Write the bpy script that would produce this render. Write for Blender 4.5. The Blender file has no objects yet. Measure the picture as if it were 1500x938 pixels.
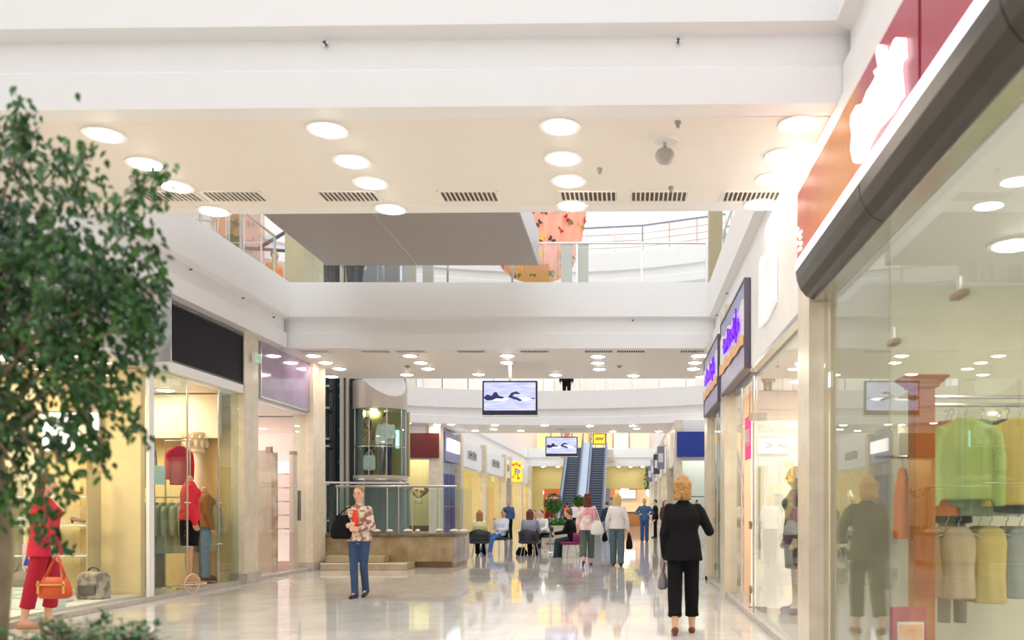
import bpy, bmesh, math, random
from mathutils import Vector, Matrix
random.seed(7)
R = math.radians
PI = math.pi
F, CX, CY, EYE = 1300.0, 918.0, 746.0, 1.35
scn = bpy.context.scene
C = scn.collection
def V(*a): return Vector(a)
# site survey helpers: a point on a plane of the building seen along a line of sight
def atY(px, py, Y): return V((px-CX)*Y/F, Y, EYE-(py-CY)*Y/F)
def atZ(px, py, Z):
    Y = (Z-EYE)*F/(CY-py); return V((px-CX)*Y/F, Y, Z)
def atX(px, py, X):
    Y = X*F/(px-CX); return V(X, Y, EYE-(py-CY)*Y/F)

# ------------------------------------------------------------------ materials
MATS = {}
def mat(name, col, rough=.5, metal=0, spec=.5, emit=0, noise=None, bump=0, coat=0, sheen=0):
    if name in MATS: return MATS[name]
    m = bpy.data.materials.new(name); m.use_nodes = True
    nt = m.node_tree; b = nt.nodes['Principled BSDF']
    b.inputs['Base Color'].default_value = (*col, 1)
    b.inputs['Roughness'].default_value = rough
    b.inputs['Metallic'].default_value = metal
    b.inputs['Specular IOR Level'].default_value = spec
    b.inputs['Coat Weight'].default_value = coat
    b.inputs['Sheen Weight'].default_value = sheen
    tc = nt.nodes.new('ShaderNodeTexCoord')
    if emit:
        b.inputs['Emission Color'].default_value = (*col, 1); b.inputs['Emission Strength'].default_value = emit
    sc, c2, amt = noise if noise else (6, tuple(min(1, c*.93) for c in col), .5)
    n = nt.nodes.new('ShaderNodeTexNoise'); n.inputs['Scale'].default_value = sc; n.inputs['Detail'].default_value = 4
    nt.links.new(tc.outputs['Object'], n.inputs['Vector'])
    r = nt.nodes.new('ShaderNodeValToRGB')
    r.color_ramp.elements[0].position = .5-amt*.5; r.color_ramp.elements[1].position = .5+amt*.5
    r.color_ramp.elements[0].color = (*col, 1); r.color_ramp.elements[1].color = (*c2, 1)
    nt.links.new(n.outputs['Fac'], r.inputs['Fac'])
    if not emit: nt.links.new(r.outputs['Color'], b.inputs['Base Color'])
    if bump:
        bp = nt.nodes.new('ShaderNodeBump'); bp.inputs['Strength'].default_value = bump; bp.inputs['Distance'].default_value = .01
        nt.links.new(n.outputs['Fac'], bp.inputs['Height']); nt.links.new(bp.outputs['Normal'], b.inputs['Normal'])
    MATS[name] = m; return m
def glass(name, tint=(.93, .96, .95), boost=1.0, floor=.0, rough=0.0):
    if name in MATS: return MATS[name]
    m = bpy.data.materials.new(name); m.use_nodes = True; nt = m.node_tree
    nt.nodes.remove(nt.nodes['Principled BSDF']); out = nt.nodes['Material Output']
    t = nt.nodes.new('ShaderNodeBsdfTransparent'); t.inputs[0].default_value = (*tint, 1)
    g = nt.nodes.new('ShaderNodeBsdfGlossy'); g.inputs['Roughness'].default_value = rough; g.inputs[0].default_value = (.95, .97, .96, 1)
    lw = nt.nodes.new('ShaderNodeLayerWeight'); lw.inputs['Blend'].default_value = .5
    fr = nt.nodes.new('ShaderNodeMath'); fr.operation = 'POWER'; fr.inputs[1].default_value = 5; nt.links.new(lw.outputs['Facing'], fr.inputs[0])
    ma = nt.nodes.new('ShaderNodeMath'); ma.operation = 'MULTIPLY_ADD'; ma.inputs[1].default_value = boost; ma.inputs[2].default_value = floor+.035; ma.use_clamp = True
    mx = nt.nodes.new('ShaderNodeMixShader')
    nt.links.new(fr.outputs[0], ma.inputs[0]); nt.links.new(ma.outputs[0], mx.inputs[0])
    nt.links.new(t.outputs[0], mx.inputs[1]); nt.links.new(g.outputs[0], mx.inputs[2]); nt.links.new(mx.outputs[0], out.inputs[0])
    MATS[name] = m; return m
def emis(name, col, s):
    return mat(name, col, emit=s)

white = mat('white_paint', (.86, .85, .85), .45, noise=(3, (.84, .83, .82), .6))
cream = mat('cream_paint', (.85, .75, .67), .5)
soffit = mat('soffit_paint', (.86, .81, .75), .5, noise=(3, (.84, .785, .725), .6))
warmwall = mat('warm_wall', (.90, .70, .36), .6)
yelwall = mat('yellow_wall', (.78, .68, .32), .6)
pinkwall = mat('pink_wall', (.92, .72, .68), .6)
olivewall = mat('olive_wall', (.78, .76, .58), .6)
palewall = mat('pale_wall', (.88, .84, .78), .6)
stonecol = mat('beige_stone', (.66, .57, .43), .2, noise=(5, (.78, .71, .58), .5))
stonegrey = mat('grey_stone', (.42, .39, .36), .25, noise=(9, (.55, .5, .46), .5))
steel = mat('steel', (.62, .62, .62), .25, 1)
brass = mat('brass', (.42, .34, .24), .35, 1)
darksteel = mat('dark_steel', (.03, .035, .04), .35)
bluesteel = mat('blue_grey_steel', (.30, .35, .42), .35, .3)
black = mat('black_panel', (.010, .009, .014), .7, spec=.25)
blackcloth = mat('black_cloth', (.006, .006, .008), .85, spec=.2)
greyblack = mat('charcoal', (.035, .04, .055), .55)
maroon = mat('maroon', (.13, .012, .012), .5)
blue = mat('blue_panel', (.005, .035, .30), .45)
redplastic = mat('red_plastic', (.5, .015, .05), .25)
wood = mat('orange_wood', (.50, .15, .012), .35, noise=(3, (.36, .10, .008), .6))
paper = mat('white_paper', (.85, .85, .85), .6)
gl = glass('clear_glass', boost=.6)
gl_green = glass('green_glass', (.86, .93, .89), .8)
gl_mirror = glass('reflective_glass', (.86, .88, .86), .85, .03)
gl_frost = glass('gallery_glass', (.93, .96, .95), 1.0, .02)
lampwhite = emis('lamp_lens', (1.0, .89, .76), 34)
fillwarm = emis('fill_panel_warm', (1.0, .84, .60), 14)  # emission for the fill panels added to the interiors
fillwhite = emis('fill_panel_white', (1.0, .95, .88), 10)
filldim = emis('fill_panel_soft', (1.0, .95, .86), 6)
def purple_gloss():
    m = mat('purple_gloss', (.16, .09, .22), .08, coat=1, noise=(.8, (.36, .26, .44), .6)); return m

# ------------------------------------------------------------------ mesh builder
class MB:
    def __init__(s): s.bm = bmesh.new()
    def _new(s, vs): return [s.bm.verts.new(v) for v in vs]
    def face(s, vs, mi=0):
        try:
            f = s.bm.faces.new(vs); f.material_index = mi; return f
        except ValueError: return None
    def box(s, x0, x1, y0, y1, z0, z1, M=None, mi=0):
        p = [V(x, y, z) for z in (z0, z1) for x, y in ((x0, y0), (x1, y0), (x1, y1), (x0, y1))]
        if M is not None: p = [M @ q for q in p]
        v = s._new(p)
        for f in ((3,2,1,0), (4,5,6,7), (0,1,5,4), (1,2,6,5), (2,3,7,6), (3,0,4,7)): s.face([v[i] for i in f], mi)
        return s
    def loft(s, rings, cap=True, mi=0):
        rs = [s._new(r) for r in rings]; n = len(rs[0])
        for a, b in zip(rs, rs[1:]):
            for i in range(n): s.face((a[i], a[(i+1) % n], b[(i+1) % n], b[i]), mi)
        if cap: s.face(list(reversed(rs[0])), mi); s.face(rs[-1], mi)
        return s
    def cyl(s, p0, p1, r0, r1=None, n=12, mi=0):
        p0, p1 = Vector(p0), Vector(p1); r1 = r0 if r1 is None else r1
        d = (p1-p0).normalized(); u = d.orthogonal().normalized(); w = d.cross(u)
        rg = lambda p, r: [p+(u*math.cos(a)+w*math.sin(a))*r for a in (2*PI*i/n for i in range(n))]
        return s.loft([rg(p0, r0), rg(p1, r1)], mi=mi)
    def tube(s, pts, r, n=8, mi=0):
        pts = [Vector(p) for p in pts]; rings = []; u = None
        rr = r if isinstance(r, (list, tuple)) else [r]*len(pts)
        for i, p in enumerate(pts):
            d = (pts[min(i+1, len(pts)-1)]-pts[max(i-1, 0)]).normalized()
            u = d.orthogonal().normalized() if u is None else (u-d*u.dot(d)).normalized()
            w = d.cross(u); rings.append([p+(u*math.cos(a)+w*math.sin(a))*rr[i] for a in (2*PI*k/n for k in range(n))])
        return s.loft(rings, mi=mi)
    def lathe(s, prof, c=(0, 0, 0), n=24, mi=0, a0=0, wob=None):
        c = Vector(c); rings = []
        for r, z in prof:
            rings.append([c+V(max(r, 1e-4)*(1+(wob(a, z) if wob else 0))*math.cos(a), max(r, 1e-4)*(1+(wob(a, z) if wob else 0))*math.sin(a), z) for a in (a0+2*PI*i/n for i in range(n))])
        return s.loft(rings, mi=mi)
    def ell(s, c, r, n=14, M=None, mi=0):
        c = Vector(c); m = n//2; rings = []
        for j in range(m+1):
            t = PI*(j+.02)/(m+.04); t = -PI/2+t
            ring = []
            for i in range(n):
                a = 2*PI*i/n; q = V(r[0]*math.cos(t)*math.cos(a), r[1]*math.cos(t)*math.sin(a), r[2]*math.sin(t))
                ring.append(c+(M @ q if M is not None else q))
            rings.append(ring)
        return s.loft(rings, mi=mi)
    def cap(s, p0, p1, r0, r1, n=12):
        p0, p1 = Vector(p0), Vector(p1); d = (p1-p0)
        if d.length < 1e-5: return s.ell(p0, (r0, r0, r0))
        d.normalize(); u = d.orthogonal().normalized(); w = d.cross(u); rings = []
        for k in range(5):
            t = PI/2*(k/4.0); rings.append((p0-d*r0*math.cos(t), max(r0*math.sin(t), 1e-3)))
        for k in range(5):
            t = PI/2*(k/4.0); rings.append((p1+d*r1*math.sin(t), max(r1*math.cos(t), 1e-3)))
        return s.loft([[p+(u*math.cos(a)+w*math.sin(a))*r for a in (2*PI*i/n for i in range(n))] for p, r in rings])
    def prism(s, poly, ex, mi=0):      # planar polygon (list of Vectors) extruded by vector ex
        ex = Vector(ex); return s.loft([[Vector(p) for p in poly], [Vector(p)+ex for p in poly]], mi=mi)
    def sweep(s, prof, path, mis=None, closed=False):
        # prof: (outward, z) loop; path: xy points; outward = right-hand side of travel
        n = len(path); rings = []
        for i, p in enumerate(path):
            p = Vector(p[:2]); a = Vector(path[max(i-1, 0)][:2]); b = Vector(path[min(i+1, n-1)][:2])
            d1 = (p-a).normalized() if i > 0 else (b-p).normalized()
            d2 = (b-p).normalized() if i < n-1 else d1
            n1 = Vector((d1.y, -d1.x)); n2 = Vector((d2.y, -d2.x)); m = (n1+n2).normalized()
            k = 1/max(.3, m.dot(n1))
            rings.append([V(p.x+m.x*o*k, p.y+m.y*o*k, z) for o, z in prof])
        rs = [s._new(r) for r in rings]; q = len(prof)
        for a, b in zip(rs, rs[1:]):
            for i in range(q): s.face((a[i], a[(i+1) % q], b[(i+1) % q], b[i]), mis[i] if mis else 0)
        s.face(list(reversed(rs[0]))); s.face(rs[-1]); return s
    def build(s, name, m, parent=None, smooth=False, bevel=0, w=False, mesh=None):
        bm = s.bm
        bmesh.ops.recalc_face_normals(bm, faces=bm.faces)
        me = bpy.data.meshes.new(name); bm.to_mesh(me); bm.free()
        return link(name, me, m, parent, smooth, bevel, w)
def link(name, me, m, parent=None, smooth=False, bevel=0, w=False):
    ms = m if isinstance(m, (list, tuple)) else [m]
    me.materials.clear()
    for q in ms: me.materials.append(q)
    if smooth: me.polygons.foreach_set('use_smooth', [True]*len(me.polygons))
    o = bpy.data.objects.new(name, me); C.objects.link(o)
    if parent is not None:
        o.parent = parent
        if w: me.transform(Matrix.Translation(-parent.location))
    else:
        xs = [v.co for v in me.vertices]
        lo = V(*[min(v[i] for v in xs) for i in range(3)]); hi = V(*[max(v[i] for v in xs) for i in range(3)])
        o.location = ((lo.x+hi.x)/2, (lo.y+hi.y)/2, lo.z); me.transform(Matrix.Translation(-o.location))
    if bevel:
        b = o.modifiers.new('bevel', 'BEVEL'); b.width = bevel; b.segments = 2; b.limit_method = 'ANGLE'
    return o
def tag(o, label=None, cat=None, group=None, kind=None):
    if label: o['label'] = label
    if cat: o['category'] = cat
    if group: o['group'] = group
    if kind: o['kind'] = kind
    return o
def struct(o, label=None, cat=None):
    o['kind'] = 'structure'
    base = o.name.split('.')[0].split('_')[0]
    o['label'] = label or base; o['category'] = cat or base
    return o
def root(name, loc, label, cat, group=None, rz=0):
    o = bpy.data.objects.new(name, None); C.objects.link(o); o.location = loc; o.rotation_euler = (0, 0, rz)
    o.empty_display_size = .1
    return tag(o, label, cat, group)
def dup(src, loc=None, label=None, group=None, rz=None, cat=None, m=None):
    def cp(o, par):
        c = o.copy(); C.objects.link(c); c.parent = par
        for ch in list(o.children): cp(ch, c)
        return c
    r = cp(src, None)
    if loc is not None: r.location = loc
    if rz is not None: r.rotation_euler = (0, 0, rz)
    if label: r['label'] = label
    if group: r['group'] = group
    return r
def recolor(o, m):
    if o.type == 'MESH' and o.material_slots:
        o.material_slots[0].link = 'OBJECT'; o.material_slots[0].material = m
def box(name, m, b, parent=None, bevel=0, w=False): return MB().box(*b).build(name, m, parent, bevel=bevel, w=w)
# ------------------------------------------------------------------ floor
def floor_mat():
    m = bpy.data.materials.new('polished_tiles'); m.use_nodes = True; nt = m.node_tree; b = nt.nodes['Principled BSDF']; L = nt.links.new
    tc = nt.nodes.new('ShaderNodeTexCoord'); br = nt.nodes.new('ShaderNodeTexBrick'); br.offset = 0
    mp = nt.nodes.new('ShaderNodeMapping'); mp.inputs['Scale'].default_value = (1, 1, 1)
    L(tc.outputs['Object'], mp.inputs[0]); L(mp.outputs[0], br.inputs['Vector'])
    br.inputs['Scale'].default_value = 1; br.inputs['Brick Width'].default_value = .6; br.inputs['Row Height'].default_value = .6
    br.inputs['Mortar Size'].default_value = .004; br.inputs['Mortar Smooth'].default_value = .2
    br.inputs['Color1'].default_value = (.74, .71, .68, 1); br.inputs['Color2'].default_value = (.66, .63, .60, 1); br.inputs['Mortar'].default_value = (.56, .53, .50, 1)
    n = nt.nodes.new('ShaderNodeTexNoise'); n.inputs['Scale'].default_value = 2.5; n.inputs['Detail'].default_value = 8; L(tc.outputs['Object'], n.inputs[0])
    mx = nt.nodes.new('ShaderNodeMix'); mx.data_type = 'RGBA'; mx.blend_type = 'MULTIPLY'; mx.inputs[0].default_value = .5
    rp = nt.nodes.new('ShaderNodeValToRGB'); rp.color_ramp.elements[0].position = .35; rp.color_ramp.elements[0].color = (.82, .80, .78, 1); rp.color_ramp.elements[1].position = .6; rp.color_ramp.elements[1].color = (1, 1, 1, 1)
    L(n.outputs['Fac'], rp.inputs[0]); L(br.outputs['Color'], mx.inputs[6]); L(rp.outputs[0], mx.inputs[7]); L(mx.outputs[2], b.inputs['Base Color'])
    n2 = nt.nodes.new('ShaderNodeTexNoise'); n2.inputs['Scale'].default_value = .9; n2.inputs['Detail'].default_value = 2; L(tc.outputs['Object'], n2.inputs[0])
    bp = nt.nodes.new('ShaderNodeBump'); bp.inputs['Strength'].default_value = .035; bp.inputs['Distance'].default_value = .05
    L(n2.outputs['Fac'], bp.inputs['Height']); L(bp.outputs[0], b.inputs['Normal'])
    b.inputs['Roughness'].default_value = .05; b.inputs['Specular IOR Level'].default_value = .75
    return m
struct(box('floor', floor_mat(), (-16, 10, -4, 80, -.2, 0)))
# the grey stone strip along the shop fronts
struct(box('trim_1', stonegrey, (-7.08, -6.92, 4, 19.4, .001, .07)))
struct(box('trim_2', stonegrey, (1.52, 1.66, 8, 17.2, .001, .07)))
struct(box('trim_3', stonegrey, (1.58, 1.68, 1.5, 7.28, .001, .07)))

# ------------------------------------------------------------------ fascias
def prof(z0=4.55, back=-.16):
    k = z0-4.55
    return [(back, 4.55+k), (.06, 4.55+k), (.06, 4.84+k), (.03, 4.86+k), (0, 4.88+k), (0, 5.12+k), (.05, 5.14+k), (.12, 5.17+k), (.12, 5.85+k), (back, 5.85+k)]
MIS = [0, 0, 0, 0, 1, 1, 0, 0, 0, 0]
ntrim = [3]
def fascia(path, z0=4.55):
    ntrim[0] += 1
    return struct(MB().sweep(prof(z0), path, MIS).build('trim_%d' % ntrim[0], [white, cream]))
XL, XR = -6.80, 1.76
# first void: the camera stands in it
fascia([(XL, -3), (XL, 7.13)]); fascia([(XR, 6.98), (XR, -3)])
fascia([(-7.0, 7.09), (1.90, 6.93)][::1]) if False else None
fascia([(XL-.06, 7.22), (XR+.06, 7.05)])
fascia([(XR+.06, 9.45), (XL-.06, 9.62)])
# second void
fascia([(XL, 9.62), (XL, 17.6)]); fascia([(XR, 17.6), (XR, 9.45)])
fascia([(XL-.06, 17.72), (XR+.06, 17.72)])
fascia([(XR+.06, 21.7), (XL-.06, 21.7)])
# bridges
struct(box('ceiling', soffit, (-7.0, 1.95, 7.24, 9.44, 4.552, 5.5)))
struct(box('ceiling', soffit, (-7.0, 1.95, 17.86, 21.56, 4.552, 5.5)))
# side galleries (upper floor slabs)
for x0, x1 in ((-14, XL-.1), (XR+.1, 9)):
    struct(box('ceiling', soffit, (x0, x1, -3, 21.7, 4.553, 5.5)))
# round atrium ring on three levels
AC = (-3.0, 21.9); AR = 12.0
def arc(a0, a1, n=40, r=AR): return [(AC[0]+r*math.cos(R(a0+(a1-a0)*i/n)), AC[1]+r*math.sin(R(a0+(a1-a0)*i/n))) for i in range(n+1)]
for lv in (0, 5.2):
    fascia(arc(170, 10), 4.55+lv)
    m = MB(); A = arc(10, 170, 40, AR+.05)
    lo = [V(x, y, 4.553+lv) for x, y in A]
    far = [V(x, 37.4, 4.553+lv) for x, y in A]
    for i in range(40):
        for z, flip in ((0, 1), (.95, 0)):
            q = [lo[i], lo[i+1], far[i+1], far[i]]
            m.face(m._new([v+V(0, 0, z) for v in q]))
    for z in (0,):
        m.face(m._new([far[0], far[40], far[40]+V(0, 0, .95), far[0]+V(0, 0, .95)]))
        m.face(m._new([lo[0], lo[0]+V(0,0,.95), far[0]+V(0,0,.95), far[0]]))
    struct(m.build('ceiling', soffit))
# third void down the far corridor
fascia([(-7.5, 37.4), (-7.5, 66)]); fascia([(2.05, 66), (2.05, 37.4)])
fascia([(-7.6, 66.0), (2.2, 66.0)])
struct(box('ceiling', soffit, (-14, 9, 66.15, 76, 4.553, 5.5)))
for x0, x1 in ((-14, -7.6), (2.15, 9)):
    struct(box('ceiling', soffit, (x0, x1, 37.42, 66.14, 4.553, 5.5)))

# ------------------------------------------------------------------ upper storey shells
struct(box('wall_left', cream, (-10.4, -10.2, -3, 21.6, 5.5, 9.7)))
struct(box('wall_right', palewall, (5.4, 5.6, -3, 32, 5.5, 9.7)))
for x0, x1 in ((-14, -8.6), (3.6, 9)):
    struct(box('ceiling', white, (x0, x1, -3, 20.0, 9.75, 10.4)))
struct(box('wall_back', white, (-16, 9, 39.6, 39.8, 9.8, 18)))
struct(box('wall_back', cream, (-14, 9, 72, 72.2, 5.5, 14)))
struct(box('wall_left', cream, (-10.2, -10.0, 37.4, 72, 5.5, 9.9)))
struct(box('wall_right', cream, (4.6, 4.8, 37.4, 72, 5.5, 9.9)))
struct(box('wall_left', palewall, (-15.2, -15.0, 21.7, 37.4, 0, 18)))
struct(box('wall_right', palewall, (9, 9.2, -3, 37.4, 0, 18)))
struct(box('wall_back', palewall, (-14, 9, -4.2, -4.0, 0, 9.7)))
struct(box('wall_left', palewall, (-7.2, -7.0, -4, 4, 0, 4.55)))
struct(box('wall_right', palewall, (1.66, 1.8, -4, 1.0, 0, 4.55)))
# ------------------------------------------------------------------ bulkheads above shop fronts
struct(box('wall_left', white, (-7.2, -7.02, 4, 20.2, 3.42, 4.55)))
struct(box('wall_right', white, (1.66, 1.80, 1.0, 17.2, 3.05, 4.55)))
# near right: the shop with the red sign
struct(box('wall_right', olivewall, (1.72, 8.9, 7.35, 7.5, 0, 3.2)))
struct(box('wall_right', olivewall, (8.0, 8.2, 1, 7.34, 0, 3.2)))
struct(box('ceiling', white, (1.81, 8.9, 1, 17.2, 3.2, 3.3)))
struct(box('wall_right', stonecol, (1.50, 1.66, 7.30, 7.78, 0, 3.6)), 'beige stone pilaster beside the red sign')
struct(box('wall_right', mat('peach_wall', (.88, .68, .50), .6), (5.0, 5.2, 7.52, 17.2, 0, 3.19)))
struct(box('wall_right', mat('peach_wall', (.88, .68, .50), .6), (1.70, 5.0, 13.85, 13.95, 0, 3.19)))
struct(box('wall_right', stonecol, (1.50, 1.72, 13.6, 14.2, 0, 4.5)))
struct(box('wall_right', stonecol, (1.52, 1.9, 16.75, 17.35, 0, 4.5)))
struct(box('wall_right', palewall, (1.92, 5.2, 17.0, 17.2, 0, 4.5)))
# left shops
struct(box('wall_left', warmwall, (-11.2, -11.0, 4, 13.0, 0, 3.4)))
struct(box('wall_left', warmwall, (-11, -7.12, 13.0, 13.12, 0, 3.4)))
struct(box('wall_left', warmwall, (-11.2, -11.0, 13.12, 16.3, 0, 3.4)))
struct(box('wall_left', warmwall, (-11, -7.12, 16.2, 16.3, 0, 3.4)))
struct(box('wall_left', pinkwall, (-11, -7.12, 16.32, 16.4, 0, 3.4)))
struct(box('wall_left', pinkwall, (-11.2, -11.0, 16.4, 20.0, 0, 3.4)))
struct(box('wall_left', pinkwall, (-11, -7.22, 19.75, 19.9, 0, 3.4)))
struct(box('ceiling', soffit, (-11.2, -7.22, 4, 20.0, 3.42, 3.5)))
struct(box('trim_30', white, (-7.02, -6.97, 12.96, 13.09, .07, 3.45)))
struct(box('trim_31', white, (-7.04, -6.92, 4, 16.05, 3.44, 3.60)))
struct(box('wall_left', stonecol, (-7.15, -6.90, 16.02, 16.62, 0, 4.55)), 'beige stone pilaster between black sign and purple sign')
struct(box('wall_left', stonecol, (-7.30, -6.86, 19.42, 20.2, 0, 4.55)), 'beige stone pilaster at the atrium corner')
for y0, y1 in ((16.0, 16.64), (19.4, 20.22)):
    struct(box('baseboard_left', stonegrey, (-7.17, -6.84, y0, y1, 0.0, .18)))
struct(box('wall_left', palewall, (-15, -7.32, 20.0, 20.15, 0, 4.55)))
# far fronts either side of the corridor mouth
struct(box('wall_left', mat('soft_yellow_wall', (.80, .72, .45), .6), (-15, -8.5, 34.0, 34.2, 0, 4.55)))
struct(box('wall_left', stonecol, (-7.55, -7.12, 33.85, 34.5, 0, 4.55)))
struct(box('wall_left', white, (-8.5, -7.55, 34.0, 34.2, 3.25, 4.55)))
struct(box('wall_left', mat('soft_yellow_wall', (.80, .72, .45), .6), (-9.5, -7.3, 36.0, 36.2, 0, 4.5)))
struct(box('wall_right', stonecol, (1.72, 2.0, 31.9, 32.6, 0, 4.55)))
struct(box('wall_right', white, (2.0, 9, 32.0, 32.2, 3.1, 4.55)))
struct(box('wall_right', mat('cool_pale_wall', (.74, .80, .76), .6), (1.9, 9, 34.5, 34.7, 0, 4.5)))
# far corridor walls
struct(box('wall_left', white, (-7.5, -7.3, 34.5, 66.5, 3.15, 4.55)))
struct(box('wall_right', white, (1.75, 1.95, 32.6, 66.5, 3.0, 4.55)))
struct(box('wall_left', mat('pale_yellow_wall', (.90, .76, .38), .6), (-11, -10.8, 36.2, 68, 0, 4.5)))
struct(box('wall_right', palewall, (5.0, 5.2, 32.6, 68, 0, 4.5)))
for i, y in enumerate((38.0, 44.6, 52.0, 54.5, 60.0, 66.0)):
    struct(box('wall_left', stonecol, (-7.36, -7.05, y-.25, y+.25, 0, 4.55)))
    struct(box('wall_left', MATS['pale_yellow_wall'], (-10.8, -7.4, y-.05, y+.05, 0, 4.5)))
for i, y in enumerate((37.0, 42.0, 48.0, 55.0, 61.0, 66.0)):
    struct(box('wall_right', stonecol, (1.66, 1.98, y-.25, y+.25, 0, 4.55)))
    struct(box('wall_right', palewall, (2.0, 5.0, y-.05, y+.05, 0, 4.5)))
# end wall of the mall with the cafe opening
struct(box('wall_back', yelwall, (-7.5, 2.0, 68, 68.2, 2.9, 4.55)))
struct(box('wall_back', yelwall, (-7.5, -6.4, 68, 68.2, 0, 2.9)))
struct(box('wall_back', mat('cafe_orange_wall', (.72, .30, .10), .6), (-7.5, 2.0, 75.5, 75.7, 0, 4.5)))
struct(box('wall_back', bluesteel, (-4.3, -1.25, 67.5, 67.9, 0, 2.9)))
struct(box('wall_left', yelwall, (-7.6, -7.5, 66.5, 75.5, 0, 4.5)))
struct(box('wall_right', yelwall, (2.0, 2.1, 66.5, 75.5, 0, 4.5)))

# ------------------------------------------------------------------ shop glazing (windows)
nwin = [0]
def pane(b, m=gl):
    nwin[0] += 1
    return struct(box('window_%d' % nwin[0], m, b), 'shop window pane')
def panesY(x, ys, z0, z1, m=gl):
    for a, b in zip(ys, ys[1:]): pane((x-.006, x+.006, a+.008, b-.008, z0, z1), m)
panesY(-7.0, [5.2, 7.7, 10.2, 12.95], .07, 3.43)
panesY(-7.0, [13.1, 13.62, 14.12], .07, 3.43, gl_green)
panesY(-7.0, [15.22, 16.0], .07, 3.43, gl_green)
panesY(-7.02, [16.64, 18.0, 19.4], .07, 3.42)
pane((1.612, 1.624, 5.46, 7.26, .07, 3.06), gl_mirror)
panesY(1.618, [1.6, 3.4, 5.44], .07, 3.06)
panesY(1.60, [7.8, 9.4, 11.0], .07, 3.04)
panesY(1.60, [12.1, 13.6], .07, 3.04)
panesY(1.60, [14.2, 15.4, 16.7], .07, 3.04, gl_green)
pane((-8.45, -7.6, 34.0, 34.02, 0, 3.25)); pane((2.0, 3.4, 32.0, 32.02, .0, 3.1))
for a, b in ((38.3, 44.3), (44.9, 51.7), (52.3, 54.2), (54.8, 59.7), (60.3, 65.7)): pane((-7.4, -7.39, a, b, 0, 3.15))
for a, b in ((37.3, 41.7), (42.3, 47.7), (48.3, 54.7), (55.3, 60.7), (61.3, 65.7)): pane((1.8, 1.81, a, b, 0, 3.0))
# ------------------------------------------------------------------ ceiling lights
def downlight(loc, label, group, r=.15):
    t = root('ceiling_light', loc, label, 'ceiling light', group)
    m = MB(); m.lathe([(r, -.012), (r+.025, -.012), (r+.03, .0), (r, .0)], n=24); m.build('rim', white, t)
    m = MB(); m.lathe([(.001, -.035), (r*.55, -.03), (r*.9, -.014), (r*.98, -.002), (.001, -.002)], n=24); m.build('lens', lampwhite, t, smooth=True)
    return t
ORD = ['first', 'second', 'third', 'fourth', 'fifth', 'sixth', 'seventh', 'eighth']
rowsN = {'far left': [(153,197),(214,240),(257,273),(313,309)], 'centre left': [(480,190),(516,236),(543,268),(572,306)],
         'centre right': [(820,185),(825,232),(833,265),(838,301)], 'far right': [(1170,182),(1148,228),(1133,262),(1114,299)]}
proto = None
for nm, pts in rowsN.items():
    for i, p in enumerate(pts):
        loc = atZ(*p, 4.55); lb = 'round downlight in the near ceiling, %s of the %s row of four' % (['nearest and highest', 'second', 'third', 'farthest and lowest'][i], nm)
        if proto is None: proto = downlight(loc, lb, 'downlights in the near ceiling')
        else: dup(proto, loc, lb)
rowsM = {'left': [(459,521),(477,531),(497.5,540),(486,551.5)], 'centre left': [(600.6,521),(616.5,531),(627,540),(596,548.7)],
         'middle': [(743,521),(743,531),(701,548)], 'centre right': [(876,522),(876,531.5),(878,540.5),(814,549),(928,550)],
         'right': [(1023,521),(1018,531),(1016,540),(1028,552)]}
for nm, pts in rowsM.items():
    for i, p in enumerate(pts):
        dup(proto, atZ(*p, 4.55), 'round downlight in the second ceiling before the atrium, %s of the %s cluster' % (ORD[i], nm), 'downlights in the second ceiling')
rowsF = [(596,620),(660.6,621.7),(725,622.8),(723.6,629),(696,631),(763,631),(798,623),(864,624),(927,623.5),(932.5,628),(897.5,632),(965,632),(993,623),(640,622.2)]
for i, p in enumerate(sorted(rowsF)):
    dup(proto, atZ(*p, 4.55), 'small round downlight in the ceiling beyond the atrium, %d from its left end' % (i+1) if i else 'small round downlight in the ceiling beyond the atrium, leftmost of all', 'downlights beyond the atrium')
k = 0
for x in (-6.3, -5.2, -.6, .3, 1.2):
    for y in (67.0, 70.5):
        k += 1; dup(proto, (x, y, 4.55), 'tiny round downlight in the cafe ceiling, %s row, %s from the left' % ('front' if y < 68 else 'back', ORD[(k-1)//2]), 'downlights in the cafe ceiling')
# shop downlights
def shoplights(pts, z, where, group):
    for i, (x, y) in enumerate(pts):
        dup(proto, (x, y, z), 'round downlight in the ceiling of %s, %s from the camera' % (where, ORD[i]), group)
shoplights([(-7.9, 7.2), (-8.0, 9.3), (-8.2, 11.4)], 3.42, 'the bag shop at left', 'bag shop downlights')
shoplights([(-7.9, 13.9), (-8.0, 15.4)], 3.42, 'the clothes shop at left', 'left clothes shop downlights')
shoplights([(-7.9, 17.3), (-8.0, 18.8)], 3.42, 'the pink shop', 'pink shop downlights')
shoplights([(2.6, 3.2), (3.6, 4.8), (2.7, 6.2)], 3.2, 'the right clothes shop', 'right clothes shop downlights')
shoplights([(2.3, 8.6), (2.5, 9.8), (2.3, 11.3), (2.5, 12.8)], 3.2, 'the bright shop at right', 'bright shop downlights')
shoplights([(2.4, 15.0), (3.4, 16.0)], 3.2, 'the far right shop', 'far right shop downlights')
for i, y in enumerate((41, 48, 57, 63)):
    dup(proto, (-8.6, y, 4.5), 'downlight inside the far left row of shops, %s from the camera' % ORD[i], 'far shop downlights')
    dup(proto, (3.0, y, 4.5), 'downlight inside the far right row of shops, %s from the camera' % ORD[i], 'far shop downlights')
dup(proto, (-8.0, 35.2, 4.5), 'downlight inside the shop under the dark red sign', 'far shop downlights')
dup(proto, (2.8, 33.4, 4.5), 'downlight inside the shop under the plain blue sign', 'far shop downlights')

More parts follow.
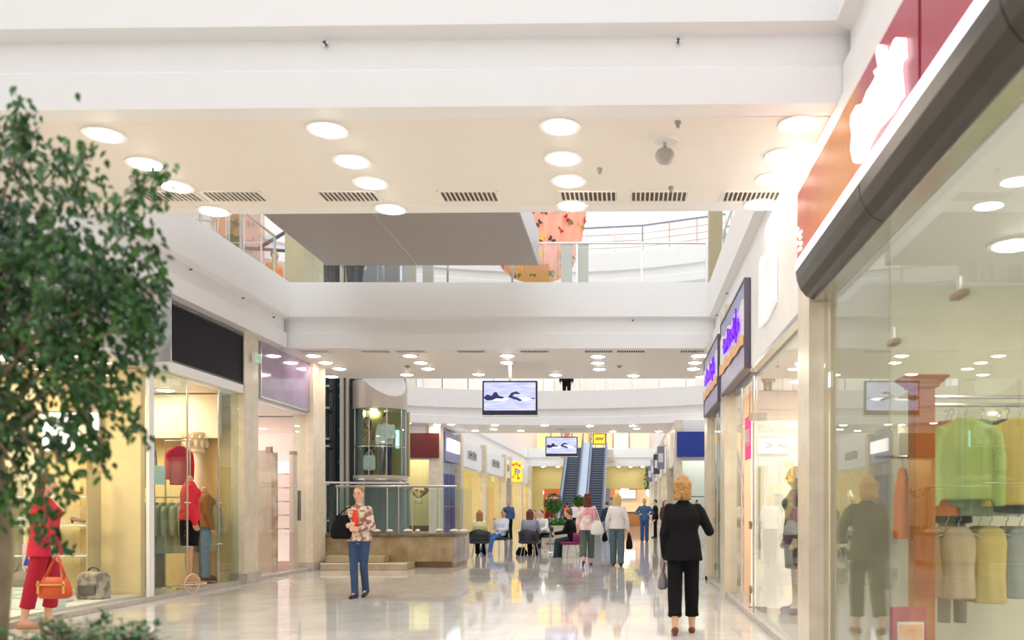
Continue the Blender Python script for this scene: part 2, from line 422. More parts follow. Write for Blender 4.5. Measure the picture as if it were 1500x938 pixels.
# unseen glowing panels added to brighten the shop and cafe interiors
def fill_panel(x, y, z, w, d, m, lab):
    t = root('ceiling_light', (x, y, z), lab, 'ceiling light')  # added fill emitter, grouped with the ceiling fixtures
    MB().box(-w, w, -d, d, -.02, 0).build('diffuser', m, t); q = MB()
    q.box(-w-.03, -w, -d-.03, d+.03, -.03, 0).box(w, w+.03, -d-.03, d+.03, -.03, 0).box(-w, w, -d-.03, -d, -.03, 0).box(-w, w, d, d+.03, -.03, 0); q.build('frame', white, t)
fill_panel(-8.9, 8.5, 3.42, .35, 1.6, fillwarm, 'long warm fill panel added in the bag shop ceiling, nearer one')
fill_panel(-8.9, 11.9, 3.42, .8, .35, fillwarm, 'warm fill panel added in the bag shop ceiling beside the back wall')
fill_panel(-8.8, 14.7, 3.42, .4, .8, fillwarm, 'warm fill panel added in the left clothes shop ceiling')
fill_panel(-8.6, 18.0, 3.42, .5, .8, fillwhite, 'white fill panel added in the pink shop ceiling')
fill_panel(3.8, 3.6, 3.2, .5, 1.2, filldim, 'long fill panel added in the right clothes shop ceiling, nearer one')
fill_panel(6.4, 5.2, 3.2, .5, 1.4, fillwhite, 'long fill panel added deep in the right clothes shop')
fill_panel(3.2, 9.5, 3.2, .5, 1.0, fillwhite, 'fill panel added in the bright right shop ceiling, nearer one')
fill_panel(3.2, 12.5, 3.2, .5, .8, filldim, 'fill panel added in the bright right shop ceiling, farther one')
fill_panel(3.6, 15.5, 3.2, .5, .6, fillwhite, 'fill panel added in the far right shop ceiling')
fill_panel(3.0, 33.3, 4.5, .7, .4, fillwhite, 'fill panel added in the shop under the blue sign')
fill_panel(-8.3, 35.0, 4.5, .6, .4, fillwarm, 'fill panel added in the shop under the dark red sign')
for i, y in enumerate((41, 48, 57, 63)):
    fill_panel(-9.4, y, 4.5, .4, 1.5, fillwarm, 'long fill panel added in the far left shops, %s from the camera' % ORD[i]); fill_panel(3.6, y, 4.5, .4, 1.5, fillwhite, 'long fill panel added in the far right shops, %s from the camera' % ORD[i])
fill_panel(-3.0, 71.5, 4.55, 2.5, .5, fillwarm, 'long warm fill panel added in the cafe ceiling')
# ceiling vents
def vent(loc, label, group, w=.62, d=.30):
    t = root('ceiling_vent', loc, label, 'air vent', group)
    m = MB(); a, b = w/2, d/2
    m.box(-a, a, -b, -b+.02, -.012, 0).box(-a, a, b-.02, b, -.012, 0).box(-a, -a+.02, -b, b, -.012, 0).box(a-.02, a, -b, b, -.012, 0)
    m.build('frame', white, t)
    MB().box(-a+.02, a-.02, -b+.02, b-.02, -.004, -.001).build('duct', mat('vent_dark', (.12, .09, .07), .8), t)
    m = MB(); n = 13
    for i in range(n):
        x = -a+.03+(w-.06)*i/(n-1)
        m.box(x-.007, x+.007, -b+.02, b-.02, -.016, -.005)
    m.build('louvers', soffit, t); return t
vp = None
for i, px in enumerate((250, 345, 512, 688, 862, 965, 1100)):
    loc = atZ(px, 287, 4.552); lb = 'slatted air vent in the near ceiling, %s from the left' % ORD[i]
    if vp is None: vp = vent(loc, lb, 'air vents in the near ceiling')
    else: dup(vp, loc, lb)
for i, px in enumerate((462, 550, 601, 690, 783, 877, 924, 1017)):
    dup(vp, atZ(px, 514.6, 4.552), 'slatted air vent in the second ceiling, %s from the left' % ORD[i], 'air vents in the second ceiling')

# hanging ball speaker and small ceiling sensors
def small(loc, label, kind='smoke_detector', cat='smoke detector', r=.05):
    t = root(kind, loc, label, cat)
    MB().lathe([(r*.2, -.055), (r*.55, -.05), (r*.7, -.03), (r, -.02), (r, 0)], n=16).build('housing', mat('sensor_plastic', (.35, .33, .31), .5), t, smooth=True)
    return t
for p, lb in (((993, 178), 'small sensor in the near ceiling above the round speaker'), ((878, 247), 'small detector in the near ceiling left of the round speaker'),
              ((983, 274), 'small sensor in the near ceiling between two vents'), ((193, 259), 'small detector in the near ceiling beside the tree'),
              ((597, 536), 'small dark detector in the second ceiling, left side'), ((907, 536), 'small dark detector in the second ceiling, right side')):
    small(atZ(*p, 4.552), lb, r=.026 if 'dark' not in lb else .06)
c = atZ(974, 207, 4.552)
t = root('ceiling_speaker', c, 'grey round speaker hanging from a disc in the near ceiling', 'speaker')
MB().lathe([(.12, -.012), (.12, 0), (.001, 0)], n=24).build('mounting_plate', white, t)
MB().cyl((0, 0, 0), (0, 0, -.05), .015).build('stem', steel, t)
m = MB(); Mx = Matrix.Rotation(R(62), 3, 'X'); m.ell((0, 0, -.13), (.088, .088, .06), 24, Mx); m.build('speaker_body', mat('speaker_grey', (.42, .40, .38), .6), t, smooth=True)
# small cameras / sprinklers on the fascias
def sprinkler(loc, d, lb):
    t = root('wall_sprinkler', loc, lb, 'sprinkler', 'sprinklers on the white fascias')
    d = Vector(d)
    MB().cyl((0, 0, 0), d*.02, .018, n=12).build('escutcheon', steel, t); MB().cyl(d*.02, d*.045, .008, .014, n=10).build('nozzle', darksteel, t)
sprinkler(atY(478, 66, 7.13), (0, -1, 0), 'small sprinkler on the near fascia, left of centre'); sprinkler(atY(993, 62, 7.07), (0, -1, 0), 'small sprinkler on the near fascia, right of centre')
sprinkler(atY(927, 470, 17.72), (0, -1, 0), 'small sprinkler on the second fascia, right of centre'); sprinkler(atY(492, 467, 17.72), (0, -1, 0), 'small sprinkler on the second fascia, near its left end')
for px, py in ((277, 395), (354, 437), (399, 465)):
    p = atX(px, py, XL); sprinkler(p, (1, 0, 0), 'small sprinkler on the left fascia at %s' % {277: 'the tree', 354: 'the black sign', 399: 'the purple sign'}[px])
for px, py in ((1067, 430), (1052, 462)):
    p = atX(px, py, XR); sprinkler(p, (-1, 0, 0), 'small sprinkler on the right fascia, %s' % ('nearer' if px > 1060 else 'farther'))

# ------------------------------------------------------------------ glass balustrades of the upper floor
def balustrade(p0, p1, label, z=5.85, h=.85, n=5, posts=True, group='glass balustrades of the upper floor'):
    p0, p1 = V(*p0, z), V(*p1, z); t = root('balustrade', (p0+p1)/2, label, 'balustrade', group); o = t.location
    d = p1-p0
    m = MB()
    for i in range(n):
        a, b = p0+d*((i+.02)/n)-o, p0+d*((i+.98)/n)-o; nn = V(-d.y, d.x, 0).normalized()*.006
        m.prism([a-nn, b-nn, b-nn+V(0, 0, h-.04), a-nn+V(0, 0, h-.04)], nn*2)
    m.build('glass_panels', gl_frost, t)
    MB().cyl(p0-o+V(0, 0, h), p1-o+V(0, 0, h), .025).build('handrail', steel, t)
    if posts:
        for i in range(n+1):
            q = p0+d*(i/n)-o; MB().box(q.x-.02, q.x+.02, q.y-.02, q.y+.02, 0, h-.02).build('post', steel, t)
    return t
balustrade((-6.9, 9.8), (-6.9, 17.4), 'glass balustrade along the left upper gallery')
balustrade((1.88, 17.4), (1.88, 9.8), 'glass balustrade along the right upper gallery')
balustrade((-6.5, 17.85), (-5.0, 17.85), 'short glass balustrade at the left end of the second bridge', n=2, posts=False)
balustrade((-4.9, 17.85), (1.6, 17.85), 'long glass balustrade on the front of the second bridge with steel handrail', n=5)
balustrade((-8.8, 33.0), (-3.2, 34.1), 'far balustrade on the round atrium gallery, left half', n=6, z=5.84, h=.8)
balustrade((-2.8, 34.1), (3.2, 32.6), 'far balustrade on the round atrium gallery, right half', n=6, z=5.84, h=.8)
# upper ring railings (third floor) with horizontal bars
def barrail(p0, p1, z, label):
    p0, p1 = V(*p0, z), V(*p1, z); t = root('railing', p0, label, 'railing', 'bar railings of the top gallery'); d = p1-p0
    for k, hh in enumerate((.25, .5, .75)): MB().cyl(V(0, 0, hh), d+V(0, 0, hh), .02, n=6).build('bar', steel, t)
    MB().cyl(V(0, 0, 1.05), d+V(0, 0, 1.05), .04, n=8).build('handrail', bluesteel, t)
    for i in range(4): MB().cyl(d*(i/3), d*(i/3)+V(0, 0, 1.05), .03, n=8).build('post', steel, t)
barrail((-2.6, 34.1), (.6, 33.6), 11.04, 'curved bar railing on the white top gallery, beside the pink lantern')
barrail((.6, 33.6), (3.6, 32.3), 11.04, 'curved bar railing on the white top gallery, right end')
barrail((-8.0, 33.2), (-3.0, 34.1), 11.04, 'bar railing on the top gallery, behind the grey soffit box')
# pylons on the second bridge
def pylon(px0, px1, y=18.1, top=6.72, lab='', m=palewall):
    x0 = (px0-CX)*y/F; x1 = (px1-CX)*y/F
    t = root('pylon', ((x0+x1)/2, y, 5.5), lab, 'pillar'); w = (x1-x0)/2
    MB().box(-w, w, -.06, .06, 0, top-5.5).build('shaft', m, t, bevel=.005); MB().box(-w-.01, w+.01, -.07, .07, top-5.5, top-5.5+.02).build('cap', m, t)
beige = mat('beige_laminate', (.62, .55, .47), .5)
pylon(822, 838, lab='beige pylon on the second bridge, left of the close pair at centre', m=beige); pylon(847, 862, lab='beige pylon on the second bridge, right of the close pair at centre', m=beige)
pylon(594, 609, lab='beige pylon on the second bridge, left of the pair below the grey box', m=beige); pylon(620, 635, lab='beige pylon on the second bridge, right of the pair below the grey box', m=beige)
olive = mat('olive_tile', (.40, .34, .20), .35)
def pillar(x0, x1, y0, y1, z0, z1, m, lab):
    t = root('pillar', ((x0+x1)/2, (y0+y1)/2, z0), lab, 'pillar'); a, b = (x1-x0)/2, (y1-y0)/2
    MB().box(-a, a, -b, b, .12, z1-z0).build('shaft', m, t, bevel=.01); MB().box(-a-.02, a+.02, -b-.02, b+.02, 0, .12).build('plinth', stonegrey, t)
pillar(1.70, 1.98, 18.3, 18.6, 5.5, 9.9, olive, 'brown square pillar at the right end of the second bridge')
pillar(-7.05, -6.45, 18.3, 18.9, 5.5, 9.9, mat('olive_tile_light', (.55, .50, .32), .3), 'olive tiled pillar at the left end of the second bridge')
pillar(-1.0, -.6, 35.2, 35.6, 11.0, 16, palewall, 'pale column behind the top gallery railing')
pillar(1.6, 2.0, 35.2, 35.6, 11.0, 16, palewall, 'pale column on the top gallery, right')
# grey soffit box hanging in the second void
t = root('hanging_canopy', (-3.7, 14.9, 5.95), 'large grey panelled canopy box hanging in the opening above the second bridge', 'canopy')
gp = mat('canopy_grey', (.33, .29, .26), .35)
MB().box(-1.98, -.28, -2.6, 1.9, .012, .6).build('panel', gp, t, bevel=.01)
MB().box(-.25, 2.02, -2.6, 1.9, .012, .6).build('panel', gp, t, bevel=.01)
MB().box(-2.0, 2.04, -2.62, 1.92, .02, .62).build('frame', mat('canopy_frame', (.5, .5, .5), .3, .6), t)
for x in (-1.9, -.26, 1.9):
    for y in (-2.4, 1.7): MB().cyl((x, y, .6), (x, y, 4.6), .012, n=6).build('cable', steel, t)
struct(box('ceiling', white, (-6.7, -1.0, 12.0, 12.4, 10.5, 10.7))); struct(box('ceiling', white, (-6.7, -1.0, 16.5, 16.9, 10.5, 10.7)))

# ------------------------------------------------------------------ pink hanging lantern
cl = root('hanging_lantern', (-2.75, 27, 8.27), 'huge pink draped lantern dotted with butterflies hanging in the atrium', 'lantern')
prf = [(.05, 0), (.35, .03), (.7, .14), (1.0, .38), (1.2, .75), (1.34, 1.3), (1.45, 2.0), (1.58, 3.0), (1.7, 4.2), (1.8, 6)]
wob = lambda a, z: .045*math.cos(a*20)
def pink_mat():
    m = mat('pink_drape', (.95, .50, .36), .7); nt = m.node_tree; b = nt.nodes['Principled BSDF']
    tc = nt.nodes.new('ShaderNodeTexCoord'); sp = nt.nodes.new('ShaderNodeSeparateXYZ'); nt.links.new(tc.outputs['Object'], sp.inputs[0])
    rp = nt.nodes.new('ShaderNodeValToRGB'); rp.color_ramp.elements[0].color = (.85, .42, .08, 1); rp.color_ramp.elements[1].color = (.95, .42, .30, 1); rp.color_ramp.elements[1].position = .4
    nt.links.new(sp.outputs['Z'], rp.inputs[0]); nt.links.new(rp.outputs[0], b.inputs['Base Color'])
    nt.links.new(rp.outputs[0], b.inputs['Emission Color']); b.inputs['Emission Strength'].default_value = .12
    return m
MB().lathe(prf, n=176, wob=wob).build('drape', pink_mat(), cl, smooth=True)
bcol = [mat('butterfly_red', (.5, .02, .02), .5), mat('butterfly_yellow', (.85, .5, .03), .5), mat('butterfly_dark', (.06, .05, .03), .5), mat('butterfly_green', (.12, .22, .03), .5)]
rnd = random.Random(5)
bproto = None
for i in range(95):
    z = rnd.uniform(.08, 2.5); a = rnd.uniform(-PI, 0)
    r = next(p0[0]+(p1[0]-p0[0])*(z-p0[1])/(p1[1]-p0[1]) for p0, p1 in zip(prf, prf[1:]) if p0[1] <= z <= p1[1])*1.05
    if bproto is None:
        m = MB()
        for sx in (-1, 1):
            m.prism([V(0, 0, .0), V(sx*.05, 0, .08), V(sx*.12, .0, .07), V(sx*.09, 0, 0), V(sx*.10, 0, -.07), V(sx*.03, 0, -.06)], (0, .012, 0))
        bproto = m.build('butterfly', bcol[0], cl); o = bproto
    else:
        o = bproto.copy(); C.objects.link(o); o.parent = cl
    o.location = (r*math.cos(a), r*math.sin(a), z); o.rotation_euler = (rnd.uniform(-.3, .3), rnd.uniform(-1, 1), a+PI/2); recolor(o, rnd.choice(bcol))
MB().cyl((0, 0, 6), (0, 0, 9.5), .03).build('cable', steel, cl)
MB().lathe([(.02, 5.98), (1.82, 5.98), (1.84, 6.05), (.02, 6.1)], n=40).build('top_ring', white, cl)

# ------------------------------------------------------------------ signs
def signbox(name, lab, b, m, cat='sign', rim=None, face=None):
    x0, x1, y0, y1, z0, z1 = b; c = V((x0+x1)/2, (y0+y1)/2, z0); t = root(name, c, lab, cat)
    MB().box(x0-c.x, x1-c.x, y0-c.y, y1-c.y, 0, z1-z0).build('panel', m, t, bevel=.004)
    if rim:
        m_, ax = rim; mb = MB(); e = .03
        if ax == 'x+': mb.box(x0-c.x, x1-c.x+.01, y0-c.y-e, y1-c.y+e, -e, 0).box(x0-c.x, x1-c.x+.01, y0-c.y-e, y1-c.y+e, z1-z0, z1-z0+e).box(x0-c.x, x1-c.x+.01, y0-c.y-e, y0-c.y, 0, z1-z0).box(x0-c.x, x1-c.x+.01, y1-c.y, y1-c.y+e, 0, z1-z0)
        elif ax == 'x-': mb.box(x0-c.x-.01, x1-c.x, y0-c.y-e, y1-c.y+e, -e, 0).box(x0-c.x-.01, x1-c.x, y0-c.y-e, y1-c.y+e, z1-z0, z1-z0+e).box(x0-c.x-.01, x1-c.x, y0-c.y-e, y0-c.y, 0, z1-z0).box(x0-c.x-.01, x1-c.x, y1-c.y, y1-c.y+e, 0, z1-z0)
        else: mb.box(x0-c.x-e, x1-c.x+e, y0-c.y-.01, y1-c.y, -e, 0).box(x0-c.x-e, x1-c.x+e, y0-c.y-.01, y1-c.y, z1-z0, z1-z0+e)
        mb.build('frame', m_, t)
    return t
signbox('shop_sign', 'long plain black sign panel above the left glass shop', (-7.0, -6.93, 13.15, 16.0, 3.62, 4.46), black, rim=(darksteel, 'x+'))
signbox('shop_sign', 'glossy purple sign panel above the pink shop', (-7.0, -6.94, 16.85, 19.4, 3.50, 4.52), purple_gloss(), rim=(steel, 'x+'))
ps = MB(); ps.tube([V(-6.925, 19.3-.55*math.cos(a)*.7, 3.52+.28*math.sin(a)) for a in [PI*k/12 for k in range(13)]], .012)
# curved metallic end of the neighbouring sign
t = root('shop_sign', (-6.95, 11.6, 3.5), 'curved silver sign box above the bag shop beside the black sign', 'sign')
pf = [(.0, 0), (.10, .02), (.2, .2), (.26, .5), (.24, .8), (.16, 1.0), (0, 1.03)]
MB().prism([V(u, -1.6, z) for u, z in pf], (0, 3.05, 0)).build('panel', mat('brushed_silver', (.55, .58, .56), .25, .8), t)
MB().box(0, .25, 1.45, 1.47, .02, 1.0).build('end_cap', steel, t)
signbox('shop_sign', 'dark red blank sign panel on the far left wall beyond the lift', (-8.5, -7.15, 33.75, 33.85, 3.3, 4.24), maroon)
signbox('shop_sign', 'plain blue sign panel on the far right wall', (1.80, 3.05, 31.75, 31.87, 3.22, 4.12), blue)
# white signs down the far left side
def farsign(y0, y1, z0, z1, lab):
    t = signbox('shop_sign', lab, (-7.3, -7.12, y0, y1, z0, z1), mat('sign_white', (.88, .88, .9), .4))
    L_ = (y1-y0); n = 5
    for i in range(n):
        a = -L_*.22+L_*.44*i/n
        hgt = .34+.05*(i % 2)
        m = MB(); m.box(.09, .12, a, a+L_*.07, .40, .40+hgt)
        if i % 2: m.box(.09, .12, a, a+L_*.085, .56, .62)
        m.build('letter', mat('sign_grey', (.33, .33, .35), .5), t.children[0])
farsign(38.3, 43.6, 3.22, 4.3, 'white sign with grey letters beyond the blue shopfront, nearer one')
farsign(45.2, 51.4, 3.22, 4.3, 'white sign with grey letters, second from the blue shopfront')
farsign(52.4, 54.2, 3.22, 4.3, 'narrow white sign beside the yellow blade sign')
# yellow/orange/red blade sign
t = root('blade_sign', (-6.8, 54.8, 3.05), 'yellow and orange blade sign with a red pattern sticking out of the far left wall', 'sign')
MB().box(-.32, .34, -.06, .06, 0, 1.25).build('box', mat('sign_yellow', (1.0, .62, .03), .4, emit=.9), t, bevel=.01)
for i, (x, z, c_) in enumerate(((-.2, .95, (.9, .12, .02)), (.0, 1.0, (.9, .2, .02)), (.18, .9, (.85, .1, .05)), (-.22, .2, (.9, .25, .02)), (.12, .12, (.85, .1, .03)))):
    MB().box(x-.09, x+.09, -.075, -.06, z, z+.16).build('patch', mat('sign_red%d' % i, c_, .5, emit=.5), t)
m = MB(); m.lathe([(.16, -.01), (.16, .01)], n=6); m.bm.transform(Matrix.Translation(V(.12, -.075, .62)) @ Matrix.Rotation(PI/2, 4, 'X')); m.build('emblem', mat('sign_lilac', (.6, .5, .8), .5), t)
MB().box(-.1, -.04, -.08, -.06, .35, .8).box(-.1, .06, -.08, -.06, .74, .8).box(.05, .11, -.08, -.06, .3, .55).build('letters', mat('sign_darkred', (.25, .02, .02), .5), t)
# blue shopfront with white sign
signbox('shop_sign', 'lavender sign board with a white lit box over the dark blue shopfront', (-7.3, -7.1, 34.75, 37.55, 3.25, 4.4), mat('lavender_blue', (.22, .24, .45), .45))
signbox('light_box', 'white lit box on the lavender sign board', (-7.1, -7.0, 35.0, 37.3, 3.65, 4.15), mat('lightbox_white', (.95, .95, 1), .5, emit=1.0), 'sign')
t = root('shutter_panel', (-7.25, 36.1, 0), 'dark blue tall panels in the shopfront under the lavender sign', 'panel')
for i in range(3):
    MB().box(-.03, .03, -1.25+i*.84, -.47+i*.84, .05, 2.75).build('panel', mat('deep_blue', (.015, .03, .22), .35), t, bevel=.01)
    MB().box(-.02, .02, -1.25+i*.84, -.47+i*.84, 2.78, 3.2).build('transom', bluesteel, t)
MB().box(.03, .06, -1.25, 1.2, 1.42, 1.47).build('handle_bar', steel, t)
# right hand signs: purple lettering and orange wave
def wavesign(y0, y1, z0, z1, lab, seed):
    t = signbox('shop_sign', lab, (1.46, 1.56, y0, y1, z0, z1), mat('sign_periwinkle', (.33, .34, .56), .35), rim=(mat('sign_edge', (.12, .1, .15), .4), 'x-'))
    L_ = y1-y0; H_ = z1-z0; r = random.Random(seed); y = lambda u: (u-.5)*L_
    def wave(zb, amp, h, x, m, nm, ph):
        up = []; dn = []
        for i in range(25):
            u = i/24; s = amp*(abs(math.sin(u*PI*3.5+ph))-.5)
            up.append(V(x, y(u), zb+h+s)); dn.append(V(x, y(u), zb+s*.3))
        MB().prism(up+dn[::-1], (.012, 0, 0)).build(nm, m, t)
    wave(.34*H_, .10*H_, .42*H_, -.063, mat('sign_white', (.88, .88, .9), .4), 'white_wave', .9)
    wave(.26*H_, .09*H_, .12*H_, -.076, mat('sign_orange', (.95, .52, .2), .5), 'orange_wave', .2)
    pm = mat('sign_violet', (.09, .0, .62), .4, emit=1.4)
    n = 8
    for i in range(n):
        u = .12+.68*i/n; w = .06*L_; h = (.16+.05*((i*7+seed) % 3))*H_; zb = .47*H_
        m = MB(); m.box(-.098, -.078, y(u), y(u)+w*.35, zb, zb+h)
        k_ = (i+seed) % 4
        if k_ in (0, 1): m.box(-.098, -.078, y(u), y(u)+w, zb, zb+.035)
        if k_ in (1, 2, 3): m.box(-.098, -.078, y(u), y(u)+w, zb+h*.5, zb+h*.5+.035)
        if k_ != 2: m.box(-.098, -.078, y(u)+w*.65, y(u)+w, zb, zb+h*.6)
        if i == 1: m.box(-.098, -.078, y(u), y(u)+w*.35, zb-.1, zb+h+.12)
        m.build('letter', pm, t.children[0])
wavesign(10.98, 13.75, 3.12, 4.18, 'periwinkle sign with purple letters and orange wave, nearer and larger', 3)
wavesign(14.2, 16.7, 3.10, 4.12, 'periwinkle sign with purple letters and orange wave, farther one', 5)
t = signbox('shop_sign', 'white sign panel with a pale figure right of the periwinkle signs', (1.52, 1.62, 7.85, 10.85, 3.08, 4.45), mat('sign_white', (.88, .88, .9), .4))
y_ = lambda Y: Y-9.35
MB().prism([V(-.06, y_(8.9), .35), V(-.06, y_(8.9), 1.05), V(-.06, y_(9.1), 1.12), V(-.06, y_(9.15), .7), V(-.06, y_(9.7), .66), V(-.06, y_(9.75), 1.05), V(-.06, y_(9.95), 1.02), V(-.06, y_(9.95), .3), V(-.06, y_(9.4), .28)], (-.03, 0, 0)).build('letter', mat('letter_offwhite', (.96, .97, .93), .3, emit=.15), t)
MB().box(-.06, .02, -1.5, 1.5, -.05, -.0).build('lower_rail', steel, t)

# the big red sign with dark bullnose over the right shop
t = root('shop_sign', (1.5, 4.5, 3.05), 'big red shop sign with white logo, light strip and curved dark underside at upper right', 'sign')
o = t.location
def sg(pts, y0, y1, nm, m, **k): return MB().prism([V(x, y0, z)-V(o.x, o.y, o.z) for x, z in pts], (0, y1-y0, 0)).build(nm, m, t, **k)
def red_mat():  # orange glow across the red panels is put into the colour ramp
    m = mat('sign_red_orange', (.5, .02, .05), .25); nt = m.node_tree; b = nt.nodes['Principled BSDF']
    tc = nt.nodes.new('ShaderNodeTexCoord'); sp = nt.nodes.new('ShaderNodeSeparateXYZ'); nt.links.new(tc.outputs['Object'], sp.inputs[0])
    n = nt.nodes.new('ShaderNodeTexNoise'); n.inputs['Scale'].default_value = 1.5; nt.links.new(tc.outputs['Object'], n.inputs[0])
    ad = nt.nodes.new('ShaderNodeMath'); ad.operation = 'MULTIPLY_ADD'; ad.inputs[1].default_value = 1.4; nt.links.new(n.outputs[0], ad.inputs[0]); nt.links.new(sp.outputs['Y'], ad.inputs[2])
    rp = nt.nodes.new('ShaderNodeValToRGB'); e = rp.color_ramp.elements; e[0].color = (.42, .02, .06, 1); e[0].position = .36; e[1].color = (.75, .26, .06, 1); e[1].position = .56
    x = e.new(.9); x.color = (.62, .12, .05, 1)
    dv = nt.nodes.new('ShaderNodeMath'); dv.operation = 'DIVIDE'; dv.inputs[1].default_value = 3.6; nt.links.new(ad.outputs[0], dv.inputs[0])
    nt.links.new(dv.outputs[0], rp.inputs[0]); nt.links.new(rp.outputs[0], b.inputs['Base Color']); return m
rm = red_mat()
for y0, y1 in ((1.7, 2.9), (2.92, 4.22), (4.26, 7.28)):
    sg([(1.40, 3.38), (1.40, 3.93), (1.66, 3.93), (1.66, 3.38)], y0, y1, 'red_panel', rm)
sg([(1.43, 3.40), (1.43, 3.90), (1.64, 3.90), (1.64, 3.4)], 4.215, 4.265, 'seam', mat('seam_red', (.25, .0, .03), .4))
strip = mat('light_strip', (.95, .95, 1), .4, emit=1.6)
dark = mat('bullnose_dark', (.07, .06, .05), .3, .4, noise=(2, (.045, .04, .035), .5))
bull = [(1.385, 3.30), (1.395, 3.22), (1.425, 3.15), (1.47, 3.095), (1.53, 3.07), (1.66, 3.07), (1.66, 3.30)]
for i, (y0, y1) in enumerate(((1.7, 3.3), (3.31, 5.3), (5.31, 7.28))):
    sg([(1.385, 3.305), (1.385, 3.375), (1.66, 3.375), (1.66, 3.305)], y0, y1, 'light_strip', strip)
    sg(bull, y0, y1, 'bullnose', dark)
sg([(1.53, 3.05), (1.53, 3.068), (1.65, 3.068), (1.65, 3.05)], 1.7, 7.28, 'lower_rail', steel)
zp = [(212,505),(204,470),(208,420),(203,385),(205,360),(222,330),(240,325),(255,285),(270,262),(282,240),(276,222),(290,210),(283,165),(290,140),(305,145),(308,185),(318,170),(330,150),(336,130),(345,118),(365,120),(368,180),(356,190),(352,215),(360,300),(345,318),(330,350),(310,372),(285,400),(262,440),(250,470),(235,503),(222,510)]
poly = []
for a, b_ in zp:
    p = atX(1150+a/2.131, b_/2.131, 1.375); poly.append(p-V(o.x, o.y, o.z))
MB().prism(poly, (.022, 0, 0)).build('logo', mat('logo_white', (1, 1, 1), .4, emit=1.3), t)
m = MB()
for k in range(14):
    p = atX(1163+rnd.uniform(3, 12), rnd.uniform(336, 368), 1.393); m.box(p.x-o.x, p.x-o.x+.006, p.y-o.y-.03, p.y-o.y+.03, p.z-o.z, p.z-o.z+.014)
m.build('small_lettering', mat('logo_white', (1, 1, 1)), t)

# ------------------------------------------------------------------ hanging screens
def screen(px0, px1, py0, py1, Y, lab):
    a = atY(px0, py1, Y); b = atY(px1, py0, Y); w = (b.x-a.x); h = b.z-a.z
    t = root('hanging_screen', ((a.x+b.x)/2, Y, a.z), lab, 'screen', 'swimmer screens'); e = w*.03
    MB().box(-w/2, w/2, 0, .11, 0, h).build('case', mat('screen_case', (.012, .012, .04), .3), t, bevel=.01)
    MB().box(-w/2-.01, w/2+.01, .02, .13, -.03, 0).build('bottom_bar', steel, t)
    z0 = h*.13; z1 = h-e
    def scrmat():
        if 'screen_image' in MATS: return MATS['screen_image']
        m = mat('screen_image', (.5, .52, .95), .3, emit=.85); nt = m.node_tree; bb = nt.nodes['Principled BSDF']
        tc = nt.nodes.new('ShaderNodeTexCoord'); mp = nt.nodes.new('ShaderNodeMapping'); mp.inputs['Scale'].default_value = (1.2, 1, 9)
        n = nt.nodes.new('ShaderNodeTexNoise'); n.inputs['Scale'].default_value = 2.2
        nt.links.new(tc.outputs['Object'], mp.inputs[0]); nt.links.new(mp.outputs[0], n.inputs[0])
        rp = nt.nodes.new('ShaderNodeValToRGB'); rp.color_ramp.elements[0].color = (.42, .45, .85, 1); rp.color_ramp.elements[1].color = (.72, .74, 1, 1); rp.color_ramp.elements[0].position = .3; rp.color_ramp.elements[1].position = .7
        nt.links.new(n.outputs[0], rp.inputs[0]); nt.links.new(rp.outputs[0], bb.inputs['Emission Color']); bb.inputs['Base Color'].default_value = (.02, .02, .03, 1)
        for l in list(nt.links):
            if l.to_socket == bb.inputs['Base Color']: nt.links.remove(l)
        return m
    MB().box(-w/2+e, w/2-e, -.004, 0, z0, z1).build('display', scrmat(), t); disp = [o for o in t.children if o.name.startswith('display')][0]
    foam = mat('screen_foam', (.95, .96, 1), .5, emit=1.1); navy = mat('screen_navy', (.02, .02, .12), .5, emit=.3)
    def ov(cx, cz, rx, rz, d): return [V(cx*w+rx*w*1.15*math.cos(q)*(1+.15*math.sin(5*q)), d, cz*h+rz*h*math.sin(q)) for q in (2*PI*k/20 for k in range(20))]
    for cx, s in ((-.20, 1), (.24, 1)):
        MB().prism(ov(cx, .46, .15, .045, -.006), (0, -.002, 0)).build('foam_patch', foam, disp)
    MB().prism([V(x*w, -.009, z*h) for x, z in ((-.48, .50), (-.41, .60), (-.33, .55), (-.28, .67), (-.23, .65), (-.20, .56), (-.10, .52), (-.12, .47), (-.24, .48), (-.31, .43), (-.42, .42))], (0, -.002, 0)).build('swimmer_picture', navy, disp)
    MB().prism([V(x*w, -.009, z*h) for x, z in ((-.03, .52), (.03, .65), (.12, .69), (.20, .62), (.14, .60), (.09, .61), (.05, .55), (.15, .50), (.24, .43), (.18, .40), (.07, .46))], (0, -.002, 0)).build('swimmer_picture', navy, disp)
    MB().prism([V(x*w, -.009, z*h) for x, z in ((.36, .48), (.42, .50), (.47, .48), (.42, .46))], (0, -.002, 0)).build('swimmer_picture', navy, disp)
    ceil = 4.56-a.z
    MB().box(-.035, .035, .03, .09, h-.02, ceil).build('pole', steel, t)
    MB().box(-.1, .1, -.02, .12, ceil-.03, ceil-.005).build('mount_plate', steel, t)
    MB().box(-w*.3, w*.3, .11, .22, h*.2, h*.85).build('rear_housing', darksteel, t, bevel=.02)
    return t
screen(706.5, 787, 558, 608, 19.3, 'larger hanging flat screen showing swimmers, on a pole under the second ceiling')
screen(799, 846, 640, 668.5, 35.5, 'smaller hanging flat screen showing swimmers, beyond the atrium before the escalators')
